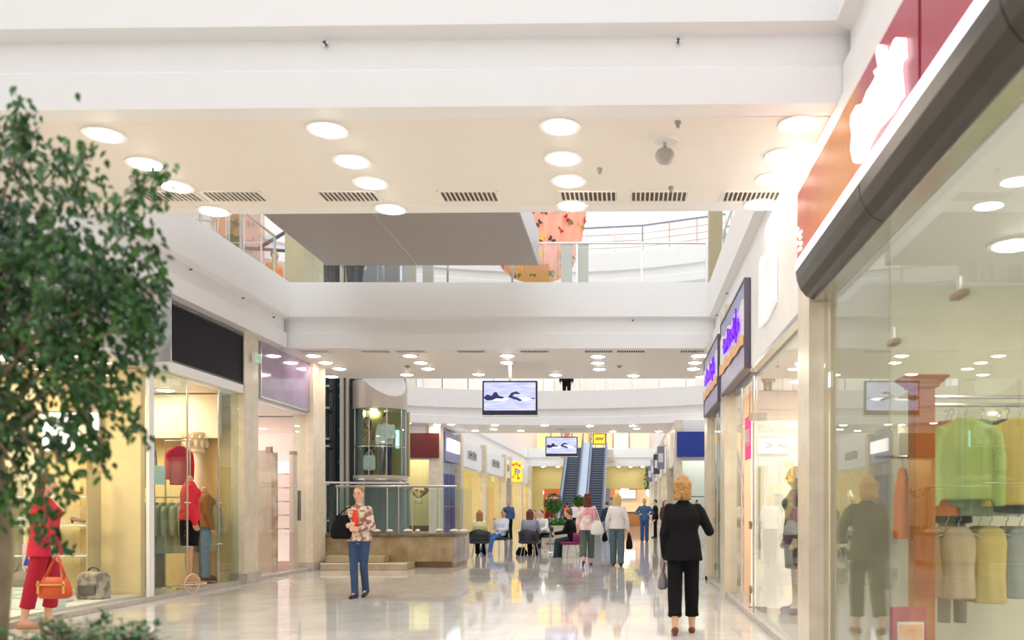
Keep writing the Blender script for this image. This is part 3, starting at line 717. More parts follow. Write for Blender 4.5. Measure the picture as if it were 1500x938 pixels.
# ------------------------------------------------------------------ marble planter bench, steps
marb = mat('brown_marble', (.52, .42, .26), .15, noise=(2.2, (.30, .21, .10), .35))
marb2 = mat('brown_marble_light', (.62, .52, .36), .15, noise=(3, (.45, .35, .2), .4))
t = root('marble_planter', (-5.5, 21.3, 0), 'long brown marble planter wall with dark stone top in front of the lift', 'planter')
MB().box(-1.78, 1.5, -.9, .95, 0, .72).build('body', marb, t, bevel=.01)
MB().box(-1.80, 1.55, -.96, 1.0, .72, .79).build('coping', mat('dark_marble', (.10, .08, .06), .1, noise=(8, (.25, .2, .14), .5)), t, bevel=.01)
MB().box(.1, 1.48, -.915, -.9, .02, .14).build('plinth_patch', mat('dark_marble2', (.14, .09, .04), .15), t)
for x in (-1.1, -.3, .5, 1.2): MB().box(x-.004, x+.004, -.905, -.89, .0, .72).build('joint', stonegrey, t)
MB().box(1.5, 1.56, -.85, .9, .1, .70).build('end_slab', mat('grey_marble', (.55, .5, .45), .15, noise=(3, (.35, .3, .27), .4)), t)
t = root('steps', (-6.2, 20.0, 0), 'two low marble steps in front of the planter wall', 'steps')
MB().box(-.55, 1.35, -.45, .35, 0, .15).build('step', marb2, t, bevel=.01); MB().box(-.55, .75, -.12, .35, .15, .30).build('step', marb2, t, bevel=.01)
MB().box(-.55, 1.36, -.46, -.40, .13, .16).build('nosing', mat('pale_stone', (.8, .74, .62), .2), t)
# balls, shells in the planter
rnd = random.Random(9)
for i in range(9):
    x = -6.6+i*.36+rnd.uniform(-.1, .1)
    o = MB().ell((x, 20.75+rnd.uniform(-.2, .3), .84), (rnd.uniform(.05, .14), .09, .045), 12).build('decor_stone', mat('pale_stone', (.8, .74, .62), .3), smooth=True)
    tag(o, 'pale rounded stone lying on the dark planter top, %s from the left' % (ORD+['ninth'])[i], 'stone', 'stones on the planter top')
t = root('planter_balustrade', (-5.3, 22.0, .79), 'glass balustrade with steel rail on the marble planter', 'balustrade')
for i in range(5): MB().box(-1.85+i*.62, -1.26+i*.62, -.006, .006, .02, 1.05).build('glass_panel', gl_green, t)
MB().cyl((-1.9, -.03, 1.12), (1.1, -.03, 1.12), .03).build('handrail', steel, t)
for i in range(6): MB().cyl((-1.87+i*.62, 0, 0), (-1.87+i*.62, 0, 1.1), .016).build('post', steel, t)
# curved second rail in front of it
t = root('curved_rail', (-6.8, 21.0, .79), 'curved chrome rail on posts above the planter, left part', 'railing')
pts = [V(-.4+1.9*k/12, .55*math.sin(PI*k/12*.5)-.3, 1.18) for k in range(13)]
MB().tube(pts, .03).build('handrail', steel, t)
for k in (1, 6, 11): MB().cyl((pts[k].x, pts[k].y, 0), pts[k], .014).build('post', steel, t)

# ------------------------------------------------------------------ glass lift
t = root('glass_lift', (-6.95, 25.0, 0), 'round glass lift car with two passengers in the atrium', 'lift')
def halfring(r0, r1, z0, z1, a0=170, a1=370, n=24):
    m = MB(); rs = []
    for i in range(n+1):
        a = R(a0+(a1-a0)*i/n); c_, s_ = math.cos(a), math.sin(a)
        rs.append([V(r0*c_, r0*s_, z0), V(r1*c_, r1*s_, z0), V(r1*c_, r1*s_, z1), V(r0*c_, r0*s_, z1)])
    m.loft(rs); return m
MB().lathe([(.75, 2.17), (.75, 2.28), (.01, 2.28)], n=32).build('floor', mat('lift_floor', (.5, .42, .3), .4), t)
halfring(.70, .708, 2.28, 4.13).build('glass', gl_green, t)
halfring(.72, .75, 4.13, 4.9).build('drum', mat('lift_drum', (.55, .47, .40), .3, .3), t)
MB().lathe([(.01, 4.13), (.74, 4.13), (.74, 4.2), (.01, 4.2)], n=32).build('ceiling_disc', mat('lift_ceiling', (.7, .65, .4), .4), t)
halfring(.69, .73, 3.06, 3.09).build('handrail', steel, t)
halfring(.70, .76, 2.14, 2.20).build('skirt', steel, t)
for a in (172, 215, 262, 300, 340, 8):
    MB().cyl((.715*math.cos(R(a)), .715*math.sin(R(a)), 2.2), (.715*math.cos(R(a)), .715*math.sin(R(a)), 4.15), .016).build('mullion', steel, t)
MB().box(-.7, .7, .45, .6, 2.28, 4.13).build('back_wall', mat('lift_back', (.42, .36, .12), .4), t)
MB().box(-.4, -.2, .40, .45, 4.05, 4.12).build('ceiling_lamp', lampwhite, t)
MB().box(.34, .42, .40, .46, 3.1, 3.6).build('control_light', mat('lift_cyan', (.4, .9, 1), .5, emit=2), t)
t = root('lift_shaft', (-7.6, 25.9, 0), 'steel lift shaft frame with dark guide rails and grey columns', 'lift shaft')
def sp(px, w, dy, z0, z1, nm, m, d=.12):
    Y = 25.9+dy; x = (px-CX)*Y/F+7.6; MB().box(x-w/2, x+w/2, dy-d/2, dy+d/2, z0, z1).build(nm, m, t, bevel=.008)
colm = mat('shaft_beige_steel', (.52, .48, .42), .35, .3)
sp(501, .09, -1.6, 0, 9.6, 'column', colm); sp(509, .07, -1.5, 0, 9.6, 'column', colm); sp(592, .09, -.9, 0, 9.6, 'column', bluesteel)
sp(517, .14, -1.2, 0, 9.6, 'guide_rail', darksteel); sp(527, .26, -1.0, 0, 4.4, 'counterweight', mat('shaft_grey', (.28, .30, .32), .35, .4), .3)
sp(478, .10, -1.4, 0, 9.6, 'guide_rail', darksteel); sp(490, .08, -1.2, 0, 9.6, 'guide_rail', darksteel); sp(471, .06, -1.5, 0, 9.6, 'column', bluesteel)
for z in (1.0, 2.0, 3.05, 3.25, 4.1, 4.7):
    MB().box(-1.3, -.55, -1.55, -1.45, z, z+.06).build('crossbeam', steel, t)
for z in (3.5, 4.45, 4.75, 5.0, 2.6):
    MB().box(-.42, -.1, -1.25, -1.1, z, z+.10).build('bracket', darksteel, t, bevel=.01)
for i in range(6):
    MB().cyl((-.3+.05*i, -1.15, 4.4), (-.3+.05*i, -1.15, 9.6), .012, n=6).build('cable', darksteel, t)
MB().box(-1.25, -.1, -.95, -.93, 0, 9.6).build('rear_glass', glass('dark_glass', (.25, .32, .34), 1.0, .04), t)
MB().box(.0, 1.28, -.15, -.12, 0, 2.1).build('pit_panel', bluesteel, t)
MB().box(-1.25, 1.3, -1.72, -1.70, .8, 2.0).build('lower_glass', gl_green, t)
# blank tower behind the lift
struct(box('wall_left', mat('shaft_wall', (.22, .22, .22), .5), (-9.4, -7.0, 27.2, 27.4, 0, 9.6)))
# white oval disc hanging before the lift
c = atY(553, 545, 22.6)
t = root('hanging_disc', c, 'white oval disc hanging in front of the lift below the second ceiling', 'ceiling ornament')
Mx = Matrix.Rotation(R(40), 4, 'Y') @ Matrix.Rotation(R(82), 4, 'X')
m = MB(); m.lathe([(.01, -.02), (.84, -.02), (.87, 0), (.84, .02), (.01, .02)], n=48); m.bm.transform(Mx @ Matrix.Diagonal((1, .46, 1, 1))); m.build('disc', mat('disc_white', (.92, .93, .95), .4), t, smooth=False)
MB().cyl((0, 0, 0), (0, 0, 4.0), .008, n=6).build('cable', steel, t)

# dried flower arrangement in the shop window under the dark red sign
t = root('dried_flowers', (-8.1, 34.6, 1.55), 'dried brown flower arrangement behind glass under the dark red sign', 'flowers')
MB().lathe([(.1, 0), (.16, .05), (.12, .18), (.08, .22)], n=14).build('vase', mat('pale_stone', (.8, .74, .62), .3), t, smooth=True)
m = MB(); m2 = MB()
for i in range(26):
    a = rnd.uniform(0, 2*PI); l = rnd.uniform(.25, .7); e = V(math.cos(a)*l*.9, math.sin(a)*l*.3, .22+l*.7)
    m.tube([V(0, 0, .2), e*.6+V(0, 0, .05), e], .008, n=5); m2.ell(e, (.06, .05, .05), 8)
m.build('stems', mat('stem_brown', (.2, .12, .05), .8), t); m2.build('blossoms', mat('blossom_rust', (.32, .12, .05), .8), t)
t = root('display_table', (-8.0, 34.75, 0), 'red brown display table behind glass under the dark red sign', 'table')
MB().box(-.5, .45, -.25, .3, .62, .70).build('table_top', mat('red_wood', (.22, .06, .04), .4), t, bevel=.01)
MB().box(-.48, .43, -.2, .25, .1, .62).build('apron', mat('red_wood', (.22, .06, .04), .4), t)
for x in (-.45, .38):
    for y in (-.2, .22): MB().box(x, x+.06, y-.03, y+.03, 0, .12).build('leg', darksteel, t)
t = root('glass_shelf', (-8.1, 34.85, 0), 'tall glass display shelves under the dark red sign', 'shelf')
for z in (.9, 1.2, 1.5): MB().box(-.45, .5, -.1, .15, z, z+.02).build('shelf_board', mat('shelf_glass', (.7, .85, .8), .2), t)
for x in (-.45, .5): MB().box(x-.01, x+.01, -.1, .15, 0, 2.1).build('upright', steel, t)

# ------------------------------------------------------------------ escalators
def escalator(xc, lab):
    t = root('escalator', (xc, 50.0, 0), lab, 'escalator', 'escalators to the upper floor'); w = .42
    dz, dy = 5.45, 9.5; n = 34
    m = MB(); m2 = MB()
    for i in range(n):
        y = dy*i/n; z = dz*i/n; m.box(-w, w, y, y+dy/n+.02, z-.25, z+dz/n-.02); m2.box(-w, w, y-.006, y, z+dz/n-.05, z+dz/n)
    m.build('steps', mat('step_dark', (.05, .065, .09), .45, noise=(20, (.08, .10, .14), .4)), t); m2.build('step_noses', mat('nose_grey', (.28, .32, .38), .4), t)
    skirt = mat('skirt_bluegrey', (.28, .33, .42), .3, .4)
    sl = V(0, dy, dz)
    for s in (-1, 1):
        x = s*(w+.08)
        MB().prism([V(x-.08, -1.2, 0), V(x-.08, 0, 0), V(x-.08, dy, dz-.1), V(x-.08, dy+1, dz-.1), V(x-.08, dy+1, dz+.35), V(x-.08, dy-.1, dz+.35), V(x-.08, -.1, .35), V(x-.08, -1.2, .3)], (.16, 0, 0)).build('side_panel', skirt, t)
        MB().prism([V(x-.01, -1.1, .3), V(x-.01, -.1, .35), V(x-.01, dy-.1, dz+.35), V(x-.01, dy+.9, dz+.35), V(x-.01, dy+.9, dz+.9), V(x-.01, dy-.1, dz+.9), V(x-.01, -.1, .9), V(x-.01, -1.1, .88)], (.02, 0, 0)).build('glass_panel', glass('esc_glass', (.70, .76, .86), 1.0, .05), t)
        MB().tube([V(x, -.9, .45), V(x, -1.15, .55), V(x, -1.2, .75), V(x, -1.0, .92), V(x, -.1, .95), V(x, dy-.1, dz+.95), V(x, dy+1, dz+.95)], .035).build('handrail', darksteel, t)
    MB().prism([V(-w, 0, -.02), V(-w, dy+1, dz-.3), V(-w, dy+1, dz-1.0), V(-w, dy-.2, dz-1.1), V(-w, 1.6, -.02)], (2*w, 0, 0)).build('truss', skirt, t)
    MB().box(-w, w, -1.2, 0, .0, .03).build('comb_plate', steel, t); MB().box(-w, w, dy, dy+1, dz-.3, dz).build('top_plate', steel, t)
    return t
escalator(-3.42, 'left escalator climbing to the upper floor at the end of the mall')
escalator(-1.87, 'right escalator climbing to the upper floor at the end of the mall')
t = root('median_panel', (-2.64, 50, 0), 'blue-grey panel strip between the two escalators', 'panel')
MB().prism([V(-.24, -.2, 0), V(-.24, 9.5, 5.35), V(-.24, 10.4, 5.35), V(-.24, 10.4, 5.8), V(-.24, 9.3, 5.8), V(-.24, -.2, .55)], (.48, 0, 0)).build('panel', mat('median_grey', (.42, .47, .56), .3, .3), t)
MB().prism([V(-.25, 1, .55), V(-.25, 1.1, .55), V(-.25, 9.3, 5.2), V(-.25, 9.2, 5.2)], (.5, 0, 0)).build('trim_strip', steel, t)
struct(box('floor', soffit, (-4.6, -.9, 60.6, 66.1, 4.9, 5.42)))
# hanging picture sign over the right escalator
t = root('picture_sign', ((878-CX)*67/F, 67, 5.86), 'dark framed yellow picture sign above the right escalator', 'sign')
MB().box(-.5, .5, -.04, .04, .35, 1.2).build('frame', mat('frame_black', (.02, .015, .01), .4), t, bevel=.01)
MB().box(-.42, .42, -.055, -.04, .42, 1.13).build('picture', mat('picture_yellow', (.85, .45, .02), .4, emit=.6), t)
for i in range(6): MB().ell((-.25+.1*i, -.056, .75+.08*(i % 2)), (.06, .006, .09), 10).build('picture_shape', mat('picture_dark', (.25, .12, .02), .5), t)
for x in (-.3, .3): MB().box(x-.02, x+.02, -.02, .02, -.4, .36).build('leg', darksteel, t)

# upper floor fronts at the end (seen in the strip above the escalators)
cols = [(-7.2, -6.2, (.70, .60, .25)), (-6.1, -5.2, (.85, .55, .25)), (-5.1, -4.5, (.55, .12, .06)), (-4.4, -3.0, (.90, .50, .22)), (-2.9, -1.2, (.95, .6, .3)), (-1.1, .2, (.92, .78, .62)), (.3, 1.8, (.75, .6, .42))]
names = ['olive', 'light orange', 'dark red', 'orange', 'warm orange', 'cream', 'tan']
for i, (a, b, c_) in enumerate(cols):
    t = root('upper_shopfront', ((a+b)/2, 71.3, 5.5), '%s shopfront on the upper floor behind the escalator top' % names[i], 'shopfront'); w = (b-a)/2
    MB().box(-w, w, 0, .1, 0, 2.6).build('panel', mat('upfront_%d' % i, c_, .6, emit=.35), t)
    MB().box(-w, -w+.06, -.05, 0, 0, 2.6).box(w-.06, w, -.05, 0, 0, 2.6).box(-w, w, -.05, 0, 2.5, 2.6).build('frame', brass if i % 2 else palewall, t)
    if i > 4:
        m = MB()
        for k in range(5): m.box(-w, w, -.03, 0, .8+.25*k, .86+.25*k)
        m.build('slats', mat('slat_cream', (.95, .85, .7), .5), t)
# ------------------------------------------------------------------ figures
def remesh(mb, voxel, it=3, k=1.0, name='m', disp=0):
    bm = mb.bm; bmesh.ops.recalc_face_normals(bm, faces=bm.faces)
    me = bpy.data.meshes.new('tmp'); bm.to_mesh(me); bm.free()
    o = bpy.data.objects.new('tmp', me); C.objects.link(o)
    r = o.modifiers.new('r', 'REMESH'); r.mode = 'VOXEL'; r.voxel_size = voxel
    s = o.modifiers.new('s', 'SMOOTH'); s.factor = .5; s.iterations = it
    dg = bpy.context.evaluated_depsgraph_get(); dg.update()
    out = bpy.data.meshes.new_from_object(o.evaluated_get(dg)); out.name = name
    bpy.data.objects.remove(o); bpy.data.meshes.remove(me)
    if k != 1: out.transform(Matrix.Scale(k, 4))
    return out
def flat(mb, pts, n=16, e=2.3):    # loft of super-elliptic rings: (centre, rx, ry)
    rings = []
    for c, rx, ry in pts:
        c = Vector(c); ring = []
        for i in range(n):
            a = 2*PI*i/n; ca, sa = math.cos(a), math.sin(a)
            ring.append(c+V(rx*math.copysign(abs(ca)**(2/e), ca), ry*math.copysign(abs(sa)**(2/e), sa), 0))
        rings.append(ring)
    return mb.loft(rings)
skinA = mat('skin_light', (.74, .44, .30), .55); skinB = mat('skin_tan', (.55, .32, .20), .55)
def hand(m, w, f, s, nrm, curl=.5, open_=1.0, ks=1.0):
    f = f.normalized(); nrm = nrm.normalized(); s = f.cross(nrm).normalized()*s
    a = w+f*.075*ks
    for u in (-.026, -.009, .009, .026): m.cap(w+f*.012+s*u*.7, a+s*u, .016*ks, .0125*ks, 8)
    for j, (u, l) in enumerate(((-.031, .062), (-.0105, .076), (.0105, .072), (.031, .056))):
        p0 = a+s*u; d1 = (f*math.cos(curl)+nrm*math.sin(curl)+s*u*2.2*open_).normalized(); p1 = p0+d1*l*.5
        d2 = (f*math.cos(curl*2.1)+nrm*math.sin(curl*2.1)+s*u*1.5*open_).normalized(); p2 = p1+d2*l*.5
        m.cap(p0, p1, .0095, .009, 8); m.cap(p1, p2, .009, .0078, 8)
    t0 = w+f*.025-s*.026; t1 = t0+(f*.6-s*.75+nrm*.35).normalized()*.038; t2 = t1+(f*.9-s*.25+nrm*.35).normalized()*.03
    m.cap(t0, t1, .0125, .0105, 8); m.cap(t1, t2, .0105, .0085, 8)
def person(name, label, loc, rz, H=1.68, voxel=.014, group=None, cat='person', female=True, legs=((18, -5), (-14, -32)), lean=0, hipz=None,
           arms=None, head=(0, 0), skin=skinA, top=None, bottom=None, hair=None, shoes=None, face=False, headless=False, spread=1.0, inward=0):
    k = H/1.70; t = root(name, loc, label, cat, group, rz); sw = .152 if female else .178; hw = .088
    hz = hipz/k if hipz else .93
    P = V(0, 0, hz); sl = R(lean); d = V(0, math.sin(sl), math.cos(sl)); back = V(0, math.cos(sl), -math.sin(sl))
    J = {}
    for sd, x, (a, b) in (('L', -1, legs[0]), ('R', 1, legs[1])):
        hp = P+V(x*hw, 0, -.02); kn = hp+V(x*(.012 if hipz else .004), .43*math.sin(R(a)), -.43*math.cos(R(a))); an = kn+V(x*(.005 if hipz else .002), .41*math.sin(R(b)), -.41*math.cos(R(b)))
        toe = 0 if b > -20 else R(min(50, -b-12)); fd = V(x*.08, math.cos(toe), -math.sin(toe)).normalized()
        J['h'+sd], J['k'+sd], J['a'+sd], J['f'+sd] = hp, kn, an, fd
    for sd, x in (('L', -1), ('R', 1)): J['k'+sd] = J['k'+sd]-V(x*inward*.5, 0, 0); J['a'+sd] = J['a'+sd]-V(x*inward, 0, 0)
    low = min(J['a'+s].z-.075-max(0, -J['f'+s].z*.15) for s in 'LR')
    if hipz is None:
        off = V(0, 0, -low); P = P+off
        for q in list(J):
            if q[0] != 'f': J[q] = J[q]+off
    chest = lambda tt: P+d*tt
    nb = chest(.50); hc = nb+V(head[0]*.0, .02+math.sin(sl)*.05, .165); SH = {s: chest(.428)+V(x*sw, 0, 0) for s, x in (('L', -1), ('R', 1))}
    hr = Matrix.Rotation(R(head[0]), 3, 'Z') @ Matrix.Rotation(R(-head[1]), 3, 'X')
    ar = {'L': (V(-.06, -.02, -.29), V(.0, .09, -.235)), 'R': (V(.06, -.02, -.29), V(.0, .09, -.235))}
    if arms: ar.update({q: (Vector(v[0]), Vector(v[1])) for q, v in arms.items()})
    E = {s: SH[s]+ar[s][0].normalized()*.285 for s in 'LR'}; W = {s: E[s]+ar[s][1].normalized()*.245 for s in 'LR'}
    wst = .135 if female else .155; hipw = .165 if female else .16
    # ---- body, one continuous surface
    m = MB()
    flat(m, [(chest(-.10), .11, .08), (chest(-.03), hipw, .105), (chest(.04), hipw-.005, .11), (chest(.18), wst, .09), (chest(.32), wst+.012, .10), (chest(.41), sw-.018, .088), (chest(.45), sw*.66, .065), (chest(.48), sw*.36, .052), (chest(.50), .05, .048)])
    if female: m.ell(chest(.345)+V(-.07, .085, 0), (.055, .045, .055)); m.ell(chest(.345)+V(.07, .085, 0), (.055, .045, .055))
    m.cap(chest(.46), nb+V(0, 0, .05) if headless else hc-V(0, .015, .06), .055, .048)
    hm = lambda v: hc+hr @ Vector(v)
    if not headless:
        m.ell(hc, (.074, .092, .11), 16, hr); m.ell(hm((0, .022, -.055)), (.053, .062, .062), 14, hr)
        m.cap(hm((0, .088, .012)), hm((0, .106, -.022)), .009, .014, 8)
        for x in (-1, 1): m.ell(hm((x*.076, -.005, -.012)), (.012, .02, .032), 10, hr); m.ell(hm((x*.033, .072, .03)), (.022, .018, .009), 8, hr)
        m.ell(hm((0, .082, -.057)), (.024, .012, .010), 8, hr)
    for s, x in (('L', -1), ('R', 1)):
        m.cap(SH[s], E[s], .046 if female else .054, .035); m.cap(E[s], W[s], .036, .024)
        f = (W[s]-E[s]).normalized(); nn = V(-x, .2, 0); nn = (nn-f*nn.dot(f)); 
        if nn.length < .1: nn = V(0, 0, 1)
        hand(m, W[s], f, x, nn.normalized(), .45)
        m.cap(J['h'+s], J['k'+s], .083 if female else .08, .052); m.cap(J['k'+s], (J['k'+s]*.55+J['a'+s]*.45)-V(0, .015, 0), .05, .053); m.cap((J['k'+s]*.55+J['a'+s]*.45)-V(0, .015, 0), J['a'+s], .052, .034)
        a_, fd = J['a'+s], J['f'+s]; up = V(0, 0, 1)-fd*fd.z
        m.cap(a_-fd*.03-up*.04, a_+fd*.12-up*.048, .034, .026); m.cap(a_, a_+fd*.08-up*.03, .034, .024)
    body = link('body', remesh(m, voxel, 3, k, 'body'), skin, t, smooth=True)
    # ---- shoes
    if shoes:
        m_, style = shoes
        for s in 'LR':
            a_, fd = J['a'+s], J['f'+s]; up = (V(0, 0, 1)-fd*fd.z).normalized(); mb = MB()
            mb.cap(a_-fd*.035-up*.042, a_+fd*.03-up*.046, .040, .040); mb.cap(a_+fd*.03-up*.046, a_+fd*.145-up*.05, .040, .032)
            if style == 'shoe': mb.cap(a_-up*.02-fd*.01, a_+fd*.06-up*.035, .044, .036)
            mb.cap(a_-fd*.045-up*.068, a_+fd*.15-up*.072, .03, .028)
            link('shoe', remesh(mb, .012, 2, k, 'shoe'), m_, t, smooth=True)
    # ---- trousers / skirt
    if bottom:
        kind, m_, ln, wide = bottom; mb = MB()
        if kind == 'skirt':
            flat(mb, [(chest(.16), wst+.02, .105), (chest(.02), hipw+.022, .13), (P+V(0, .0, -.15), hipw+.025, .135), (P+V(0, 0, -.42), hipw+.005, .12)])
        else:
            flat(mb, [(chest(.13), wst+.025, .105), (chest(.0), hipw+.014, .125), (chest(-.09), hipw-.02, .115)])
            for s in 'LR':
                mb.cap(J['h'+s], J['k'+s], .092, .064*wide); e = J['k'+s]+(J['a'+s]-J['k'+s])*ln
                mb.cap(J['k'+s], e, .066*wide, .058*wide); dd = (e-J['k'+s]).normalized()
                mb.cyl(e-dd*.03, e+dd*.05, .058*wide, .062*wide, 14)
        link({'skirt': 'skirt'}.get(kind, 'trousers'), remesh(mb, max(voxel, .013), 2, k, 'trousers'), m_, t, smooth=True)
    # ---- top
    if top:
        m_, sleeve, hem, wide = top; mb = MB(); q = .018*wide
        rings = [(chest(.0-hem), hipw+.03*wide, .142+q*.4)] if hem > 0 else []
        if hem > .1: rings = [(chest(-hem), hipw+.030*wide, .150+q*.4), (chest(-.03), hipw+.02*wide, .142+q*.4)]
        rings += [(chest(.07), wst+.022+q, .128+q*.4), (chest(.18), wst+q*.8, .108+q*.7), (chest(.33), wst+.03+q, .118+q*.6), (chest(.42), sw+.012, .10+q*.4), (chest(.458), sw*.86, .088), (chest(.488), sw*.5, .072), (chest(.515), .06, .06)]
        flat(mb, rings)
        if female:
            for x in (-1, 1): mb.ell(chest(.345)+V(x*.07, .092, 0), (.072, .062, .072))
        for s in 'LR':
            mb.cap(SH[s]-V(0, 0, .0), E[s] if sleeve > .5 else SH[s]+(E[s]-SH[s])*max(.3, sleeve*2), .058 if female else .066, .043+q*.4)
            if sleeve > .5: mb.cap(E[s], E[s]+(W[s]-E[s])*min(1, (sleeve-.5)*2), .044+q*.4, .036+q*.4)
        link('top', remesh(mb, max(voxel, .013), 3, k, 'top'), m_, t, smooth=True)
    # ---- hair
    if hair and not headless:
        m_, st = hair; mb = MB()
        mb.ell(hm((0, -.020, .028)), (.080, .092, .100), 16, hr)
        r_ = random.Random(len(label))
        if st in ('long', 'curly', 'bob'):
            L_ = {'long': -.20, 'curly': -.19, 'bob': -.13}[st]
            for x in (-.062, -.03, 0, .03, .062):
                mb.cap(hm((x, -.05-.03*(1-abs(x)/.07), .02)), hm((x*1.1, -.075, L_+r_.uniform(-.02, .02))), .044, .026)
            for x in (-1, 1): mb.cap(hm((x*.072, -.015, .02)), hm((x*.082, -.03, L_*.8)), .026, .022)
        if st == 'bob':
            for i in range(26):
                a = r_.uniform(0, 2*PI); mb.ell(hm((.082*math.cos(a), -.045+.055*math.sin(a), r_.uniform(-.15, -.04))), (.022, .022, .034), 8)
        if st == 'curly':
            for i in range(34):
                a = r_.uniform(0, 2*PI); z = r_.uniform(-.2, .12); rr = .085 if z < .04 else .065; mb.ell(hm((rr*math.cos(a), -.055+.05*math.sin(a), z)), (.026, .026, .026), 8)
        if st == 'pony': mb.cap(hm((0, -.10, .04)), hm((0, -.14, -.13)), .03, .018)
        if st == 'bun': mb.ell(hm((0, -.10, .07)), (.045, .04, .045))
        link('hair', remesh(mb, .012, 2, k, 'hair'), m_, t, smooth=True)
    if face and not headless:
        for x in (-1, 1):
            mb = MB(); mb.ell(hm((x*.031, .087, .008))*k, V(.012, .006, .006)*k, 10, hr); mb.build('eye', mat('eye_dark', (.05, .03, .02), .3), body, smooth=True)
            mb = MB(); mb.ell(hm((x*.033, .090, .030))*k, V(.018, .004, .003)*k, 8, hr); mb.build('eyebrow', mat('brow', (.15, .08, .04), .8), body, smooth=True)
        mb = MB(); mb.ell(hm((0, .093, -.057))*k, V(.021, .005, .006)*k, 10, hr); mb.build('lips', mat('lips', (.5, .12, .1), .5), body, smooth=True)
    # world positions of hands, for what they hold
    M = Matrix.Translation(Vector(loc)) @ Matrix.Rotation(rz, 4, 'Z')
    t_ = {s: M @ (W[s]*k+((W[s]-E[s]).normalized()*.07*k)) for s in 'LR'}
    t_['S'] = {s: M @ (SH[s]*k) for s in 'LR'}; t_['E'] = {s: M @ (E[s]*k) for s in 'LR'}
    t_['head'] = M @ (hc*k); t_['root'] = t; return t_
def bag(name, label, loc, size, m, strap_to=None, rz=0, cat='handbag', two=False, slump=.8, strap_m=None):
    t = root(name, loc, label, cat, rz=rz); w, dp, h = size; mb = MB()
    flat(mb, [(V(0, 0, 0), w*.42, dp*.4), (V(0, 0, h*.12), w*.52, dp*.52), (V(0, 0, h*.45), w*.50, dp*.5), (V(0, 0, h*.8), w*.42*slump, dp*.3), (V(0, 0, h), w*.36*slump, dp*.12)], e=2.8)
    link('bag_body', remesh(mb, .014, 2, 1, 'bag'), m, t, smooth=True)
    if strap_to is not None:
        top = Matrix.Rotation(-rz, 3, 'Z') @ (Vector(strap_to)-Vector(loc))
        for y in ((-dp*.15, dp*.15) if two else (0,)):
            pts = [V(-w*.3*slump, y, h*.86), V(-w*.25*slump, y, h).lerp(top, .5)+V(-.015, 0, 0), top+V(-.012, y*.3, 0), top+V(.012, y*.3, 0), V(w*.25*slump, y, h).lerp(top, .5)+V(.015, 0, 0), V(w*.3*slump, y, h*.86)]
            MB().tube(pts, .009).build('strap', strap_m or m, t, smooth=True)
    return t
denim = mat('denim', (.018, .045, .12), .8, noise=(14, (.04, .085, .19), .6)); denim2 = mat('denim_light', (.12, .20, .32), .8, noise=(14, (.2, .3, .42), .6)); teald = mat('denim_grey', (.07, .12, .15), .8, noise=(12, (.11, .17, .19), .5))
blonde = mat('hair_blonde', (.50, .28, .09), .5, noise=(38, (.22, .10, .03), .35)); pblonde = mat('hair_pale_blonde', (.80, .58, .25), .5, noise=(30, (.6, .38, .15), .6)); brownh = mat('hair_brown', (.09, .035, .02), .5, noise=(30, (.16, .06, .03), .6)); blackh = mat('hair_black', (.012, .01, .01), .5)
whitec = mat('cloth_white', (.84, .82, .82), .85); blackshoe = mat('shoe_black', (.01, .01, .012), .4)
pattern = mat('cloth_pattern', (.30, .14, .12), .85, noise=(16, (.72, .60, .48), .12))
redc = mat('cloth_red', (.62, .012, .05), .8); dredc = mat('cloth_dark_red', (.42, .005, .03), .8)
def fl(px, py): Y = EYE*F/(py-CY); return V((px-CX)*Y/F, Y, 0)

# 1 the woman in the black suit, on the phone, walking away
p = fl(1001, 928)
h = person('person', 'person in black jacket and cropped black trousers walking away holding a phone to the ear', p, R(-2), 1.70, .0085, legs=((-7, -20), (8, 0)), head=(-12, 8),
    arms={'L': ((-.20, -.12, -1), (.05, .25, -1)), 'R': ((.52, .05, -1), (-.40, .16, 1))}, top=(blackcloth, 1.0, .14, 1.6), bottom=('trousers', blackcloth, .62, 1.26), hair=(blonde, 'bob'), shoes=(mat('sandal_brown', (.16, .04, .02), .4), 'low'))
q = h['R']; t = root('mobile_phone', q+V(-.02, .0, .0), 'dark mobile phone held at the ear by the person in black', 'phone')
MB().box(-.008, .008, -.025, .025, -.055, .055).build('case', black, t, bevel=.004); MB().box(-.01, -.008, -.02, .02, -.04, .045).build('screen_face', greyblack, t)
bag('handbag', 'small grey handbag at the left hand of the person in black', h['L']+V(-.03, -.02, -.30), (.20, .10, .20), mat('bag_grey', (.16, .16, .20), .6), h['L']+V(-.01, 0, .0), R(80))

# 2 woman walking towards the camera
p = fl(526, 876)
h = person('person', 'person with blonde hair, patterned shirt and blue jeans walking towards the camera', p, R(176), 1.68, .0095, legs=((-3, -22), (7, 2)), head=(0, 4), face=True, inward=.055,
    arms={'R': ((.22, .02, -1), (-.55, .75, .15)), 'L': ((-.22, .04, -1), (.55, .8, -.05))}, top=(pattern, .95, .06, 1.2), bottom=('trousers', denim, .97, .95), hair=(blonde, 'bun'), shoes=(blackshoe, 'shoe'))
MB().prism([V(-.045, .150, 1.05), V(.045, .150, 1.05), V(.05, .158, 1.2), V(.03, .135, 1.34), V(-.03, .135, 1.34), V(-.05, .158, 1.2)], (0, .012, 0)).build('undershirt', mat('cloth_orange_red', (.75, .06, .02), .8), h['root'])
bag('handbag', 'large black shoulder bag carried by the person in the patterned shirt', V(p.x-.22, p.y-.10, .90), (.34, .16, .36), blackcloth, h['S']['R']+V(.03, -.06, .04), R(15), two=False)

